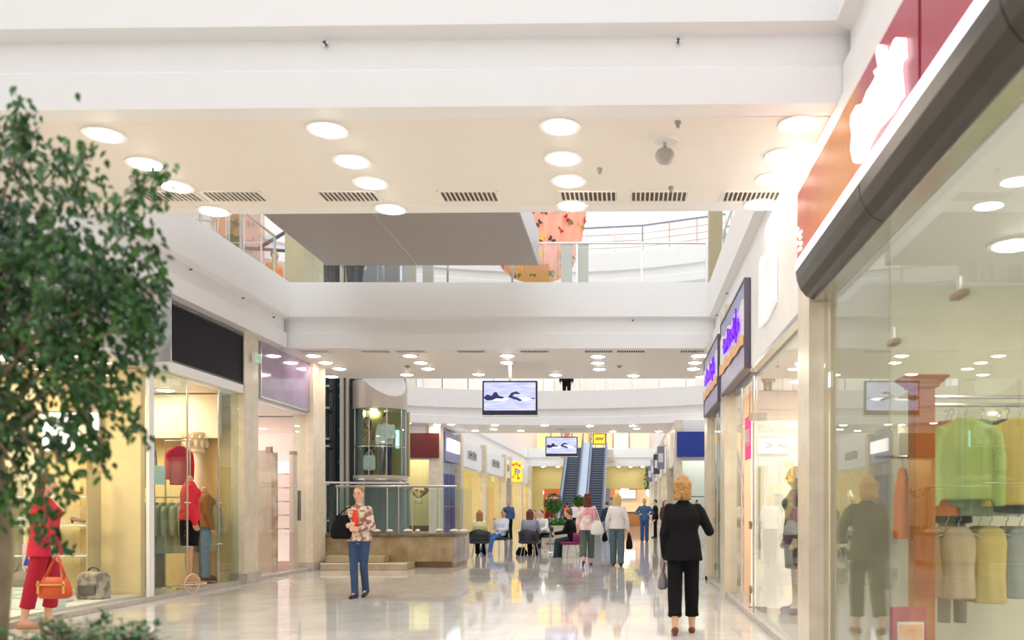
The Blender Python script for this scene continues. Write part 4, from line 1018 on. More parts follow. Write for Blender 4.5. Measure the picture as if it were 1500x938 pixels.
# 3 person in red at the left shop window
p = V(-6.62, 10.1, 0)
h = person('person', 'person in red top and red cropped trousers at the left shop window', p, R(-75), 1.74, .011, legs=((7, -8), (-12, -12)), head=(5, 5), 
    arms={'R': ((.25, .35, -1), (.1, .35, -1)), 'L': ((-.15, -.55, -1), (-.1, -.2, -1))}, top=(redc, .8, .13, 2.0), bottom=('trousers', dredc, .52, 1.25), hair=(brownh, 'long'), shoes=(mat('sandal_tan', (.5, .28, .15), .5), 'low'))
orange = mat('leather_orange', (.62, .09, .02), .4, noise=(8, (.5, .06, .015), .5))
bt = bag('handbag', 'orange leather handbag hanging from the arm of the person in red', V(h['R'].x+.02, h['R'].y-.06, h['R'].z-.46), (.36, .15, .24), orange, h['R']+V(0, 0, .0), 0, two=True, slump=1.05)
MB().box(-.15, -.13, -.085, -.07, .06, .2).box(.13, .15, -.085, -.07, .06, .2).box(-.16, .16, -.085, -.07, .15, .165).build('stitched_trim', mat('gold_trim', (.7, .4, .1), .4), bt)
mg = root('magazine', h['L']+V(0, 0, -.02), 'blue and white magazine held by the person in red', 'magazine', rz=R(20))
MB().box(-.1, .1, -.006, .006, -.14, .14).build('pages', paper, mg); MB().prism([V(-.09, -.008, -.1), V(.07, -.008, -.12), V(.09, -.008, .02), V(-.03, -.008, .1)], (0, -.002, 0)).build('cover_picture', mat('mag_blue', (.05, .12, .6), .5), mg)

# 4,5 two women walking away in the middle
p = fl(860, 829)
pinkc = mat('cloth_pink', (.80, .30, .36), .85, noise=(6, (.88, .78, .76), .2))
h = person('person', 'person with curly brown hair, pink and white top and cropped green trousers walking away', p, R(4), 1.70, .012, legs=((-12, -30), (8, 4)), head=(8, 0),
    arms={'R': ((.24, 0, -1), (-.1, .5, -.8)), 'L': ((-.24, .0, -1), (-.05, .3, -1))}, top=(pinkc, .8, .08, 1.0), bottom=('trousers', mat('cloth_grey_green', (.10, .13, .11), .85), .60, 1.35), hair=(mat('hair_auburn', (.13, .03, .015), .5), 'curly'), shoes=(mat('sandal_brown'  , (.16, .04, .02)), 'low'))
bag('shoulder_bag', 'white slouchy shoulder bag on the person in the pink top', h['S']['R']+V(.09, -.10, -.62), (.32, .15, .34), mat('leather_white', (.85, .83, .82), .5), h['S']['R']+V(.02, 0, .06), R(20), two=True)
p = fl(904, 829)
h = person('person', 'person with long pale blonde hair, white top and flared jeans walking away', p, R(-2), 1.72, .012, legs=((9, 2), (-5, -16)), head=(-3, 0),
    arms={'R': ((.30, -.05, -1), (.1, .25, -1)), 'L': ((-.30, .0, -1), (-.05, .35, -1))}, top=(whitec, .97, .06, 1.0), bottom=('trousers', teald, .97, 1.3), hair=(pblonde, 'long'), shoes=(blackshoe, 'shoe'))
bag('handbag', 'black tote bag in the right hand of the blonde person in white', h['R']+V(.02, 0, -.40), (.20, .12, .34), blackcloth, h['R'], R(60), two=True)
bag('handbag', 'small black bag on the left side of the blonde person in white', h['L']+V(-.05, 0, -.22), (.18, .1, .2), blackcloth, h['L'], R(60))

# 6.. standing people farther on
p = fl(745, 792)
person('person', 'person in blue shirt and black trousers walking towards the camera beside the yellow shopfront', p, R(172), 1.72, .014, female=False, legs=((4, -14), (8, 4)), top=(mat('cloth_blue', (.05, .10, .28), .8), .8, .03, 1.2), bottom=('trousers', blackcloth, .97, 1.1), hair=(mat('hair_grey', (.3, .25, .2), .6), 'short'), shoes=(blackshoe, 'shoe'), face=True)
p = fl(831, 785)
h = person('person', 'person with a bright orange backpack facing the escalators', p, R(0), 1.68, .014, female=False, legs=((3, 0), (-3, -6)), top=(mat('cloth_dark_blue', (.04, .06, .12), .8), .5, .03, 1.1), bottom=('trousers', blackcloth, .97, 1.1), hair=(blackh, 'short'), shoes=(blackshoe, 'shoe'))
bk = root('backpack', V(p.x, p.y-.23, 1.0), 'bright orange backpack worn in front of the escalators', 'backpack')
mb = MB(); flat(mb, [(V(0, 0, 0), .14, .07), (V(0, 0, .1), .17, .1), (V(0, 0, .3), .16, .1), (V(0, 0, .42), .11, .06)], e=3); link('pack', remesh(mb, .015, 2, 1), mat('pack_orange', (.95, .16, .02), .6), bk, smooth=True)
MB().box(-.11, .11, -.125, -.09, .04, .17).build('pocket', mat('pack_orange2', (.85, .10, .01), .6), bk, bevel=.01)
for x in (-.1, .1): MB().tube([V(x, .06, .05), V(x, .2, .12), V(x, .36, .3), V(x*1.05, .33, .48), V(x, .1, .46), V(x, .05, .38)], .014).build('strap', blackcloth, bk)
p = fl(842, 784)
person('person', 'person in white shirt right of the orange backpack', p, R(170), 1.74, .015, female=False, legs=((2, 0), (-2, -4)), top=(whitec, .9, .05, 1.2), bottom=('trousers', blackcloth, .97, 1.1), hair=(brownh, 'short'), shoes=(blackshoe, 'shoe'))
p = fl(944, 794)
h = person('person', 'person in blue denim top and blue trousers beyond the person in black', p, R(180), 1.76, .014, female=False, legs=((3, 2), (-3, -3)), arms={'R': ((.8, 0, -1), (-.5, .7, -.1)), 'L': ((-.8, 0, -1), (.5, .7, -.1))}, top=(mat('cloth_denim_blue', (.05, .14, .30), .8), 1, .08, 1.5), bottom=('trousers', mat('cloth_blue2', (.03, .09, .30), .8), .97, 1.2), hair=(mat('hair_grey', (.3, .25, .2)), 'short'), shoes=(blackshoe, 'shoe'))
p = fl(960, 788)
person('person', 'person in black clothes right behind the person in blue', p, R(100), 1.78, .015, female=False, legs=((3, 2), (-3, -3)), top=(blackcloth, 1, .1, 1.2), bottom=('trousers', blackcloth, .97, 1.1), hair=(blackh, 'short'), shoes=(blackshoe, 'shoe'))
p = fl(974, 790)
person('person', 'person in dark clothes standing by the far right shop fronts', p, R(200), 1.72, .015, legs=((3, 2), (-3, -3)), top=(mat('cloth_plum', (.09, .03, .05), .8), 1, .1, 1.2), bottom=('trousers', blackcloth, .97, 1.1), hair=(blackh, 'long'), shoes=(blackshoe, 'shoe'))
p = fl(889, 794)
person('person', 'person in light blue jeans partly hidden behind the blonde person in white', p, R(10), 1.66, .015, legs=((10, 2), (-8, -20)), top=(mat('cloth_navy', (.02, .03, .08), .8), 1, .05, 1.2), bottom=('trousers', denim2, .97, 1.1), hair=(brownh, 'short'), shoes=(blackshoe, 'shoe'))
p = fl(806, 789)
person('person', 'person in dark red clothes standing behind the seated group', p, R(190), 1.6, .015, legs=((3, 2), (-3, -3)), top=(mat('cloth_wine', (.18, .01, .02), .8), 1, .1, 1.2), bottom=('trousers', blackcloth, .97, 1.1), hair=(brownh, 'short'), shoes=(blackshoe, 'shoe'))
# on the lift
person('person', 'person in white shirt and dark trousers standing in the glass lift', (-6.72, 24.75, 2.28), R(200), 1.72, .014, female=False, legs=((3, 2), (-3, -3)), head=(20, 10), arms={'L': ((-.2, .1, -1), (.5, .8, -.3))}, top=(whitec, .95, .08, 1.3), bottom=('trousers', mat('cloth_dark_blue', (.04, .06, .12)), .97, 1.1), hair=(blackh, 'short'), shoes=(blackshoe, 'shoe'), face=True)
h = person('person', 'person in brown patterned top standing at the left in the glass lift', (-7.25, 24.85, 2.28), R(185), 1.62, .014, legs=((3, 2), (-3, -3)), top=(mat('cloth_brown_pattern', (.22, .08, .04), .8, noise=(20, (.5, .35, .15), .2)), .9, .06, 1.2), bottom=('trousers', blackcloth, .97, 1.1), hair=(mat('hair_auburn', (.13, .03, .015)), 'curly'), shoes=(blackshoe, 'shoe'))
bag('shopping_bag', 'pale shopping bag held by the person in brown in the lift', V(-7.12, 24.55, 2.42), (.34, .14, .42), mat('bag_pale', (.62, .70, .66), .6), V(-7.12, 24.62, 3.0), 0, cat='shopping bag', two=True, slump=1.2)
# upstairs
person('person', 'person in dark trousers standing on the second bridge, head hidden by the grey canopy', (-5.62, 18.35, 5.5), R(185), 1.80, .014, female=False, legs=((9, 9), (-9, -9)), top=(blackcloth, 1, .08, 1.2), bottom=('trousers', mat('cloth_slate', (.045, .055, .08), .8), .97, 1.1), hair=(blackh, 'short'), shoes=(blackshoe, 'shoe'))
person('person', 'person in black leaning at the far upper gallery balustrade above the screens', ((830-CX)*35/F, 35.0, 5.5), R(180), 1.72, .015, female=False, lean=10, legs=((3, 2), (-3, -3)), top=(blackcloth, 1, .08, 1.2), bottom=('trousers', blackcloth, .97, 1.1), hair=(blackh, 'short'), shoes=(blackshoe, 'shoe'))

# ------------------------------------------------------------------ lounge chairs and the seated group
def chair(loc, rz, lab, m):
    t = root('lounge_chair', loc, lab, 'chair', 'low lounge chairs of the seated group', rz)
    mb = MB(); flat(mb, [(V(0, 0, .36), .27, .26), (V(0, 0, .40), .31, .30), (V(0, 0, .45), .30, .29)], e=4); link('seat', remesh(mb, .015, 2), m, t, smooth=True)
    mb = MB(); rs = []
    for i in range(15):
        a = R(200+140*i/14); c_, s_ = math.cos(a), math.sin(a); z1 = .78-.10*abs(i-7)/7
        rs.append([V(.27*c_, .25*s_, .40), V(.31*c_, .29*s_, .40), V(.33*c_, .33*s_, z1), V(.29*c_, .29*s_, z1)])
    mb.loft(rs).build('backrest', m, t, smooth=True)
    for x in (-1, 1):
        for y in (-1, 1): MB().cyl((x*.16, y*.14, .38), (x*.22, y*.21, 0), .013).build('leg', steel, t)
    return t
vinyl = mat('vinyl_black', (.015, .016, .022), .4); vin2 = mat('vinyl_magenta', (.22, .005, .10), .5)
def seated(px, py, rz, lab, clab, cm=vinyl, **k):
    p = fl(px, py); chair((p.x, p.y, 0), rz, clab, cm)
    a = dict(legs=((82, 8), (82, -4)), hipz=.55, lean=-6, voxel=.013)
    a.update(k); loc = (p.x-math.sin(rz)*(-.04), p.y+math.cos(rz)*(-.04), 0)
    return person('person', lab, loc, rz, **a)
rest = {'R': ((.25, .35, -1), (-.15, 1, -.15)), 'L': ((-.25, .35, -1), (.15, 1, -.15))}
seated(776, 815, R(-8), 'person in grey jacket seated in the black chair with its back to the camera', 'black lounge chair seen from behind in the centre of the seated group', arms=rest, female=False, H=1.74, lean=8, top=(mat('cloth_grey', (.28, .30, .38), .8), 1, .05, 1.6), bottom=('trousers', blackcloth, .95, 1.2), hair=(mat('hair_auburn', (.13, .03, .015)), 'long'), shoes=(blackshoe, 'shoe'))
seated(703, 815, R(5), 'person with long light brown hair and pale yellow top seated at the left', 'black lounge chair at the left end of the group beside the marble planter', arms=rest, H=1.66, top=(mat('cloth_pale_yellow', (.82, .76, .42), .8), .7, .04, 1.2), bottom=('trousers', blackcloth, .95, 1.2), hair=(mat('hair_light_brown', (.35, .18, .06), .5), 'long'), shoes=(blackshoe, 'shoe'))
seated(731, 808, R(140), 'person in pale jacket and blue jeans reclining in a black chair, hand at chin', 'black round lounge chair under the person in blue jeans', female=False, lean=-18, H=1.78, legs=((72, 14), (80, 30)), arms={'R': ((.3, .5, -.8), (-.35, .25, .9)), 'L': ((-.3, .4, -1), (.2, 1, -.1))}, top=(mat('cloth_pale_blue', (.66, .70, .76), .8), 1, .05, 1.5), bottom=('trousers', mat('denim_bright', (.04, .14, .38), .8), .95, 1.1), hair=(blackh, 'short'), shoes=(blackshoe, 'shoe'), skin=skinB, face=True)
seated(838, 817, R(78), 'person in black jacket seated sideways in the magenta chair', 'magenta lounge chair with metal legs under the person in black jacket', cm=vin2, female=False, lean=14, H=1.76, legs=((80, 6), (74, 0)), arms=rest, top=(blackcloth, 1, .06, 1.6), bottom=('trousers', mat('cloth_teal_dark', (.015, .04, .06), .8), .95, 1.2), hair=(brownh, 'short'), shoes=(blackshoe, 'shoe'))
seated(797, 803, R(150), 'person in white shirt seated beyond the low table leaning forward', 'dark lounge chair beyond the low table', female=False, lean=22, H=1.74, arms=rest, top=(whitec, 1, .05, 1.5), bottom=('trousers', blackcloth, .95, 1.2), hair=(brownh, 'short'), shoes=(blackshoe, 'shoe'))
seated(783, 801, R(175), 'person in patterned dark top seated at the back of the group', 'dark lounge chair at the back of the group', lean=10, H=1.66, arms=rest, top=(mat('cloth_dark_pattern', (.10, .03, .04), .8, noise=(16, (.6, .55, .5), .1)), .8, .05, 1.2), bottom=('trousers', blackcloth, .95, 1.2), hair=(brownh, 'short'), shoes=(blackshoe, 'shoe'))
p = fl(806, 809); t = root('side_table', p, 'small round black table between the seated people', 'table')
MB().lathe([(.01, .60), (.30, .60), (.31, .615), (.30, .63), (.01, .63)], n=32).build('table_top', vinyl, t); MB().cyl((0, 0, .02), (0, 0, .6), .025).build('column', steel, t); MB().lathe([(.2, 0), (.19, .02), (.01, .03)], n=24).build('base', steel, t)
bag('handbag', 'black bag standing on the floor at the left of the central chair', (fl(764, 814).x, fl(764, 814).y, 0), (.34, .16, .24), blackcloth, None, R(20))
# ------------------------------------------------------------------ garments on hangers
def garment_mesh(w=.44, h=.70, d=.09, sleeve=.58, seed=1, flare=1.0, sleeves=True):
    r = random.Random(seed); mb = MB(); rings = []; N = 28
    zs = [(.055, -.07, .035), (.09, -.09, .05), (w*.40, -.135, .05), (w*.44, -.20, d*.8), (w*.42, -.32, d), (w*.40*flare, -h*.65, d), (w*.43*flare, -h, d)]
    ph = r.uniform(0, 6)
    for rx, z, ry in zs:
        ring = []
        for i in range(N):
            a = 2*PI*i/N; f = 1+(.10*math.sin(6*a+ph+z*3))*min(1, -z/h*1.3)
            ring.append(V(rx*math.cos(a)*1.0, ry*.5*math.sin(a)*f*1.4, z))
        rings.append(ring)
    mb.loft(rings)
    if sleeves:
        for s in (-1, 1):
            mb.tube([V(s*w*.36, 0, -.15), V(s*w*.47, 0, -.22), V(s*w*.52, -.01, -.4), V(s*w*.50, -.02, -.15-sleeve)], [.05, .055, .05, .046], 10)
    return remesh(mb, .014, 2, 1, 'garment')
HM = {}
def hanging(label, loc, rz, m, kind='jacket', group=None, cat='garment', seed=1, hookz=0, **k):
    t = root(kind, loc, label, cat, group, rz)
    key = (kind, seed, tuple(sorted(k.items())))
    if key not in HM: HM[key] = garment_mesh(seed=seed, **k)
    me = HM[key]; o = bpy.data.objects.new('garment_body', me); C.objects.link(o); o.parent = t
    if not me.materials: me.materials.append(m)
    o.material_slots[0].link = 'OBJECT'; o.material_slots[0].material = m
    me.polygons.foreach_set('use_smooth', [True]*len(me.polygons))
    q = MB(); q.tube([V(0, 0, -.09), V(0, 0, -.04), V(.018, 0, -.02), V(.018, 0, .0), V(0, 0, .014), V(-.016, 0, .0)], .004, 6)
    q.tube([V(-.17, 0, -.15), V(0, 0, -.085), V(.17, 0, -.15)], .007, 6); q.build('hanger', steel, t)
    return t
def rail(label, p0, p1, hooks=(), name='clothes_rail', legs=True, floor_z=0):
    p0, p1 = V(*p0), V(*p1); t = root(name, V(p0.x, p0.y, floor_z), label, 'clothes rail'); o = t.location
    MB().cyl(p0-o, p1-o, .014).build('rail', steel, t)
    if legs:
        for p in (p0, p1): MB().cyl(p-o, V(p.x, p.y, floor_z)-o, .014).build('upright', steel, t); MB().lathe([(.09, 0), (.08, .02), (.01, .03)], V(p.x, p.y, floor_z)-o, n=16).build('foot', steel, t)
    return t
lime = mat('cloth_lime', (.34, .44, .11), .8, noise=(3, (.42, .50, .18), .5)); gold = mat('cloth_gold', (.55, .42, .12), .8); tan = mat('cloth_tan', (.60, .46, .22), .8); taupe = mat('cloth_taupe', (.36, .28, .16), .8)
orangec = mat('cloth_orange', (.80, .20, .02), .8); blackj = mat('cloth_black_jacket', (.02, .02, .02), .8); olivec = mat('cloth_olive', (.28, .30, .12), .8); sand = mat('cloth_sand', (.52, .42, .26), .8); sage = mat('cloth_sage', (.30, .38, .24), .8)
# ---- right clothes shop
def post(loc, lab):
    t = root('wooden_post', loc, lab, 'post')
    MB().box(-.078, .078, -.078, .078, .12, 2.24).build('shaft', wood, t, bevel=.008)
    m = MB(); m.loft([[V(a*x, b*x, z) for a, b in ((-1, -1), (1, -1), (1, 1), (-1, 1))] for x, z in ((.08, 2.24), (.10, 2.25), (.10, 2.265), (.13, 2.29), (.155, 2.315), (.155, 2.33))]); m.build('capital', wood, t)
    MB().box(-.10, .10, -.10, .10, 0, .12).build('base', wood, t, bevel=.01); return t
p = atY(1350, 746, 6.6); post((p.x, 6.6, 0), 'orange-brown square wooden post with capital in the right shop window')
x0 = p.x+.08
rail('double steel clothes rail running right from the wooden post, upper one', (x0, 6.66, 2.19), (4.6, 6.66, 2.19), legs=False, floor_z=2.19)
rail('second bar just below the upper clothes rail', (x0, 6.66, 2.13), (4.6, 6.66, 2.13), legs=False, floor_z=2.13)
rail('lower steel clothes rail beside the wooden post', (x0, 6.78, 1.31), (4.6, 6.78, 1.31), legs=False, floor_z=1.31)
X = lambda px, Y: (px-CX)*Y/F
G1 = [(1386, 6.86, blackj, 'black jacket hanging behind the orange one on the upper rail', .46, .86, 4), (1394, 6.76, orangec, 'orange jacket hanging behind the lime one on the upper rail', .46, .80, 5), (1414, 6.56, lime, 'lime green jacket at the front of the upper rail by the wooden post', .46, .68, 1),
      (1438, 6.72, sage, 'sage green jacket overlapping the lime jacket on the upper rail', .44, .8, 6), (1462, 6.84, olivec, 'dark olive jacket on the upper rail between green and gold', .44, .8, 2), (1475, 6.7, mat('cloth_slate2', (.10, .11, .11), .8), 'dark grey jacket behind the gold one on the upper rail', .50, .78, 3), (1494, 6.56, gold, 'golden yellow jacket at the right end of the upper rail', .48, .72, 7)]
for px, Y, m_, lab, w, h_, sd in G1: hanging(lab, (X(px, Y), Y, 2.10), R(random.Random(sd).uniform(-12, 12)), m_, group='jackets on the upper rail', seed=sd, w=w, h=h_)
G2 = [(1386, 6.78, tan, 'tan blouse on the lower rail, nearest the wooden post', .34, .62, 11), (1404, 6.72, sand, 'sand coloured blouse on the lower rail, second from the post', .36, .62, 12), (1434, 6.9, gold, 'golden blouse on the lower rail, third from the post', .34, .66, 13), (1450, 6.75, mat('cloth_mustard', (.62, .50, .18), .8), 'mustard blouse on the lower rail, fourth from the post', .34, .66, 14), (1474, 6.8, taupe, 'taupe blouse on the lower rail, fifth from the post', .34, .62, 15), (1494, 6.75, mat('cloth_grey_green2', (.34, .38, .34), .8), 'grey-green blouse on the lower rail, rightmost', .34, .62, 16)]
for px, Y, m_, lab, w, h_, sd in G2: hanging(lab, (X(px, Y), Y, 1.29), R(random.Random(sd).uniform(-15, 15)), m_, kind='blouse', group='blouses on the lower rail', seed=sd, w=w*.85, h=h_, sleeves=False)
t = root('trousers_pair', (X(1398, 7.0), 7.05, .45), 'pale taupe trousers hanging below the lower rail', 'trousers')
for x in (-.05, .05): MB().tube([V(x*.9, 0, .8), V(x*1.2, 0, .4), V(x*1.3, 0, 0)], [.06, .055, .05], 10).build('trouser_leg', taupe, t, smooth=True)
MB().box(-.09, .09, -.01, .01, .8, .84).build('clip_hanger', steel, t)
# orange long garment near the mirror edge and poster stand
hanging('bright orange long garment hanging beside the edge of the reflective glass', (X(1322, 6.9), 6.9, 1.74), R(80), orangec, kind='dress', seed=21, w=.36, h=.62, sleeves=False)
rail('short wall rail holding the orange garment', (1.93, 6.9, 1.755), (2.4, 6.9, 1.755), legs=False, floor_z=1.755)
q = atY(1330, 938, 5.9)
t = root('poster_stand', (q.x, 5.9, 0), 'red poster stand with an orange picture at the bottom of the right window', 'poster')
MB().box(-.12, .12, -.012, .012, .0, .70).build('red_board', mat('board_red', (.42, .01, .03), .5), t, bevel=.004)
MB().box(-.075, .10, -.02, -.012, .05, .60).build('white_border', paper, t); MB().box(-.065, .09, -.024, -.02, .05, .585).build('picture', mat('poster_orange', (.85, .38, .12), .5, noise=(12, (.95, .65, .4), .3)), t)
MB().box(-.12, .12, -.1, .1, 0, .015).build('foot', steel, t)
# glass clamps / door patch fittings
for px, py, lab in ((1308, 502, 'chrome glass clamp at the top of the reflective pane'), (1404, 432, 'chrome glass clamp higher on the right shop glass')):
    p = atX(px, py, 1.60); t = root('glass_clamp', p, lab, 'clamp'); MB().box(-.02, .03, -.07, .07, -.015, .015).build('jaw', brass, t, bevel=.004); MB().cyl((0, 0, .0), (0, 0, .09), .012).build('stem', steel, t)
# ---- bright shop at right (R2)
t = root('frosted_door', (1.62, 11.55, 0), 'open frosted glass door with chrome patch fittings in the bright right shop', 'door')
MB().box(0, .9, -.01, .01, .06, 2.5).build('leaf', mat('frost_white', (.92, .86, .78), .3, emit=.25), t); MB().box(-.03, .2, -.03, .03, 2.5, 2.6).build('patch_fitting', brass, t); MB().box(-.03, .2, -.03, .03, .0, .08).build('patch_fitting', brass, t); MB().cyl((.1, -.05, .7), (.1, -.05, 1.9), .016).build('handle', steel, [o for o in t.children if o.name.startswith('leaf')][0])
panes = ((1.6, 10.98), (1.6, 12.12), (1.6, 14.22), (1.6, 15.38))
for i, (x, y) in enumerate(panes):
    t = root('door_rail', (x-.03, y, .0), 'tall chrome door pull and post on the right shop fronts, %s from the camera' % ORD[i], 'handle', 'chrome pulls at the right')
    MB().cyl((0, 0, .05), (0, 0, 3.0), .014).build('post', steel, t)
    for z in (.35, 1.15): MB().cyl((-.02, -.09, z), (-.02, .09, z), .012).build('cross_bar', steel, t); MB().cyl((-.04, 0, z-.05), (-.04, 0, z+.05), .02).build('knob', brass, t)
struct(box('wall_right', mat('glow_panel', (1, .84, .66), .5, emit=.4), (2.6, 2.7, 8.0, 10.2, .2, 2.9)), 'lit white display panel in the bright shop')
h = person('mannequin', 'grey mannequin in dark dress inside the bright right shop window', (2.02, 10.6, .12), R(95), 1.72, .014, cat='mannequin', legs=((2, 0), (-2, 0)), top=(mat('cloth_dark_grey', (.10, .10, .11), .8), .9, .1, 1.1), bottom=('skirt', mat('cloth_dark_grey', (.10, .10, .11)), 1, 1), hair=(mat('hair_tan_wig', (.45, .33, .2), .6), 'bob'), shoes=(blackshoe, 'low'), skin=mat('mannequin_skin', (.60, .48, .36), .4))
MB().lathe([(.2, -.12), (.2, -.02), (.01, -.01)], n=24).build('base_disc', steel, h['root'])
h = person('mannequin', 'pale mannequin in orange jacket in the shop under the nearer periwinkle sign', (1.98, 12.9, .12), R(90), 1.7, .014, cat='mannequin', legs=((2, 0), (-2, 0)), top=(orangec, .9, .1, 1.1), bottom=('trousers', denim, .9, 1.1), headless=True, skin=mat('mannequin_skin', (.60, .48, .36)), shoes=(blackshoe, 'low'))
MB().lathe([(.2, -.12), (.2, -.02), (.01, -.01)], n=24).build('base_disc', steel, h['root'])
t = signbox('sale_poster', 'bright pink poster hanging in the glass under the nearer periwinkle sign', (1.70, 1.72, 12.2, 12.75, 2.05, 2.65), mat('poster_pink', (.9, .04, .25), .5, emit=.3), 'poster')
for i in range(4): MB().box(-.016, -.010, -.2+i*.11, -.13+i*.11, .18+.06*(i % 2), .42).build('letter', paper, t); MB().box(-.003, .003, -.15, -.145, .6, 1.13).build('cable', steel, t)
signbox('banner', 'tall salmon banner inside the far right shop front', (1.95, 1.98, 15.5, 16.5, .0, 2.5), mat('banner_salmon', (.85, .25, .16), .6), 'banner')
t = root('merchandise_shelf', (2.4, 16.3, 0), 'white shelf unit with folded clothes in the far right shop', 'shelf')
for z in (.4, .9, 1.4, 1.9): MB().box(-.3, 1.2, .2, .6, z, z+.03).build('shelf_board', white, t)
MB().box(-.33, -.3, .2, .6, 0, 2.2).build('side', white, t); MB().box(1.2, 1.23, .2, .6, 0, 2.2).build('side', white, t)
# shop under the blue sign
t = root('display_shelf', (2.6, 33.2, 0), 'dark framed shelf behind the glass under the blue sign', 'shelf')
for z in (.8, 1.3, 1.8): MB().box(-.5, .8, .1, .4, z, z+.03).build('shelf_board', darksteel, t)
for x in (-.5, .78): MB().box(x, x+.02, .1, .4, 0, 2.0).build('upright', darksteel, t)
t = root('counter', (2.6, 32.7, 0), 'teal topped counter in the shop under the blue sign', 'counter')
MB().box(-.5, .9, .0, .3, 0, .95).build('body', palewall, t, bevel=.01); MB().box(-.55, .95, -.03, .33, .95, 1.0).build('top', mat('teal_top', (.25, .50, .5), .3), t)

# ---- left clothes shop (black sign)
mskin = mat('mannequin_tan', (.62, .36, .18), .4)
h = person('mannequin', 'headless mannequin in red jacket and black skirt behind the left glass', (-7.2, 14.62, .16), R(-60), 1.93, .011, cat='mannequin', legs=((1, 0), (-1, 0)), headless=True, arms={'R': ((.25, .0, -1), (-.1, .25, -1)), 'L': ((-.25, .0, -1), (.1, .25, -1))}, top=(mat('cloth_red_bright', (.72, .01, .03), .7), 1.0, .05, 1.1), bottom=('skirt', blackcloth, 1, 1), skin=mskin)
MB().lathe([(.2, -.16), (.2, -.10), (.02, -.08), (.02, -.05)], n=24).build('base_disc', steel, h['root'])
h = person('mannequin', 'headless mannequin in brown jacket and blue jeans behind the red one', (-7.40, 15.55, .12), R(-50), 1.80, .013, cat='mannequin', legs=((1, 0), (-1, 0)), headless=True, top=(mat('cloth_brown_suede', (.30, .14, .04), .8), 1, .08, 1.4), bottom=('trousers', denim2, .97, 1.1), skin=mskin, shoes=(mat('shoe_brown', (.15, .07, .03), .5), 'shoe'))
MB().lathe([(.2, -.12), (.2, -.06), (.02, -.05)], n=24).build('base_disc', steel, h['root'])
# hoop stand
t = root('hoop_stand', (-6.93, 14.15, 0), 'round pink-beige hoop stand on the floor at the open left shop entrance', 'stand')
hp = mat('hoop_beige', (.80, .55, .42), .4)
MB().tube([V(0, .24*math.cos(a), .16+.15*math.sin(a)) for a in [2*PI*k/28 for k in range(29)]], .014).build('hoop', hp, t, smooth=True)
MB().tube([V(.2*math.sin(a), .24*math.cos(a), .16) for a in [2*PI*k/28 for k in range(29)]], .012).build('hoop', hp, t, smooth=True)
for z in (.10, .19): MB().cyl((0, -.22, z), (0, .22, z), .008).build('bar', steel, t)
# glass door leaf with pulls
for y, lab in ((14.12, 'near'), (15.2, 'far')):
    t = root('door_post', (-6.99, y, 0), 'tall chrome post with pulls at the %s side of the left shop entrance' % lab, 'post')
    MB().cyl((0, 0, .0), (0, 0, 3.4), .014).build('tube', steel, t)
    for z in (.75, 1.45): MB().cyl((.0, -.1, z), (0, .1, z), .012).build('cross_bar', steel, t)
# rack with red garment, other racks
rail('tall clothes rail in the left shop carrying the red jacket', (-7.9, 15.2, 2.52), (-7.48, 15.2, 2.52))
hanging('long red jacket hanging high in the left shop', (-7.66, 15.2, 2.5), R(38), mat('cloth_red_dark', (.55, .01, .02), .8), group=None, seed=31, w=.36, h=.74, sleeve=.5)
t = root('brown_cabinet', (-8.25, 15.35, 0), 'dark brown cabinet below the red jacket in the left shop', 'cabinet')
MB().box(-.18, .18, -.2, .2, 0, .85).build('body', mat('wood_dark', (.12, .04, .015), .4), t, bevel=.01); MB().box(-.2, .2, -.22, .22, .85, .88).build('top', wood, t)
for z in (.25, .5): MB().box(-.15, .15, -.215, -.2, z, z+.2).build('drawer_front', mat('wood_dark', (.12, .04, .015)), t); MB().ell((0, -.225, z+.1), (.015, .015, .015), 8).build('knob', steel, [o for o in t.children if o.name.startswith('drawer')][-1])
cols = [(.20, .26, .18), (.30, .34, .22), (.42, .42, .24), (.50, .48, .30), (.22, .28, .24), (.12, .14, .14), (.45, .40, .22), (.34, .36, .26), (.16, .12, .14)]
rail('long low clothes rail at the left of the left shop', (-8.9, 14.3, 1.55), (-7.35, 15.9, 1.55))
for i in range(16):
    u = i/15; hanging('muted green top on the long low rail, number %d from the back wall' % (i+1), (-8.8+1.4*u, 14.4+1.42*u, 1.535), R(45+90-60), mat('cloth_rack_%d' % (i % 9), cols[i % 9], .8), kind='top', group='tops on the long low rail', seed=41+i % 3, w=.40, h=.95, sleeve=.5)
rail('clothes rail high at the left edge of the left shop', (-8.4, 13.9, 2.5), (-7.4, 13.9, 2.5))
for i in range(4): hanging('grey-green jacket on the high rail behind the white mullion, %s from the window' % ORD[i], (-7.55-.22*i, 13.9, 2.48), R(80), mat('cloth_rack_%d' % ((i*2) % 9), cols[(i*2) % 9]), kind='jacket', group='jackets on the high left rail', seed=51, w=.38, h=.8)
t = root('paper_sign', (-7.02, 13.32, 1.72), 'blank pale paper sign stuck to the left shop glass', 'sign')
MB().box(-.004, .004, -.17, .17, 0, .28).build('sheet', mat('paper_pale_blue', (.72, .85, .84), .6), t)
t = root('capital_column', (-7.75, 15.95, 0), 'cream column with ornamental capital inside the left shop', 'pillar')
MB().cyl((0, 0, .1), (0, 0, 2.35), .15, .14, 24).build('shaft', mat('cream_column', (.85, .68, .5), .5), t, smooth=True)
m = MB(); m.lathe([(.14, 2.35), (.17, 2.38), (.15, 2.42), (.18, 2.55), (.24, 2.68), (.24, 2.72)], n=24)
for i in range(12):
    a = 2*PI*i/12; m.ell((.19*math.cos(a), .19*math.sin(a), 2.52), (.035, .035, .08), 8); m.ell((.23*math.cos(a+.26), .23*math.sin(a+.26), 2.63), (.03, .03, .03), 8)
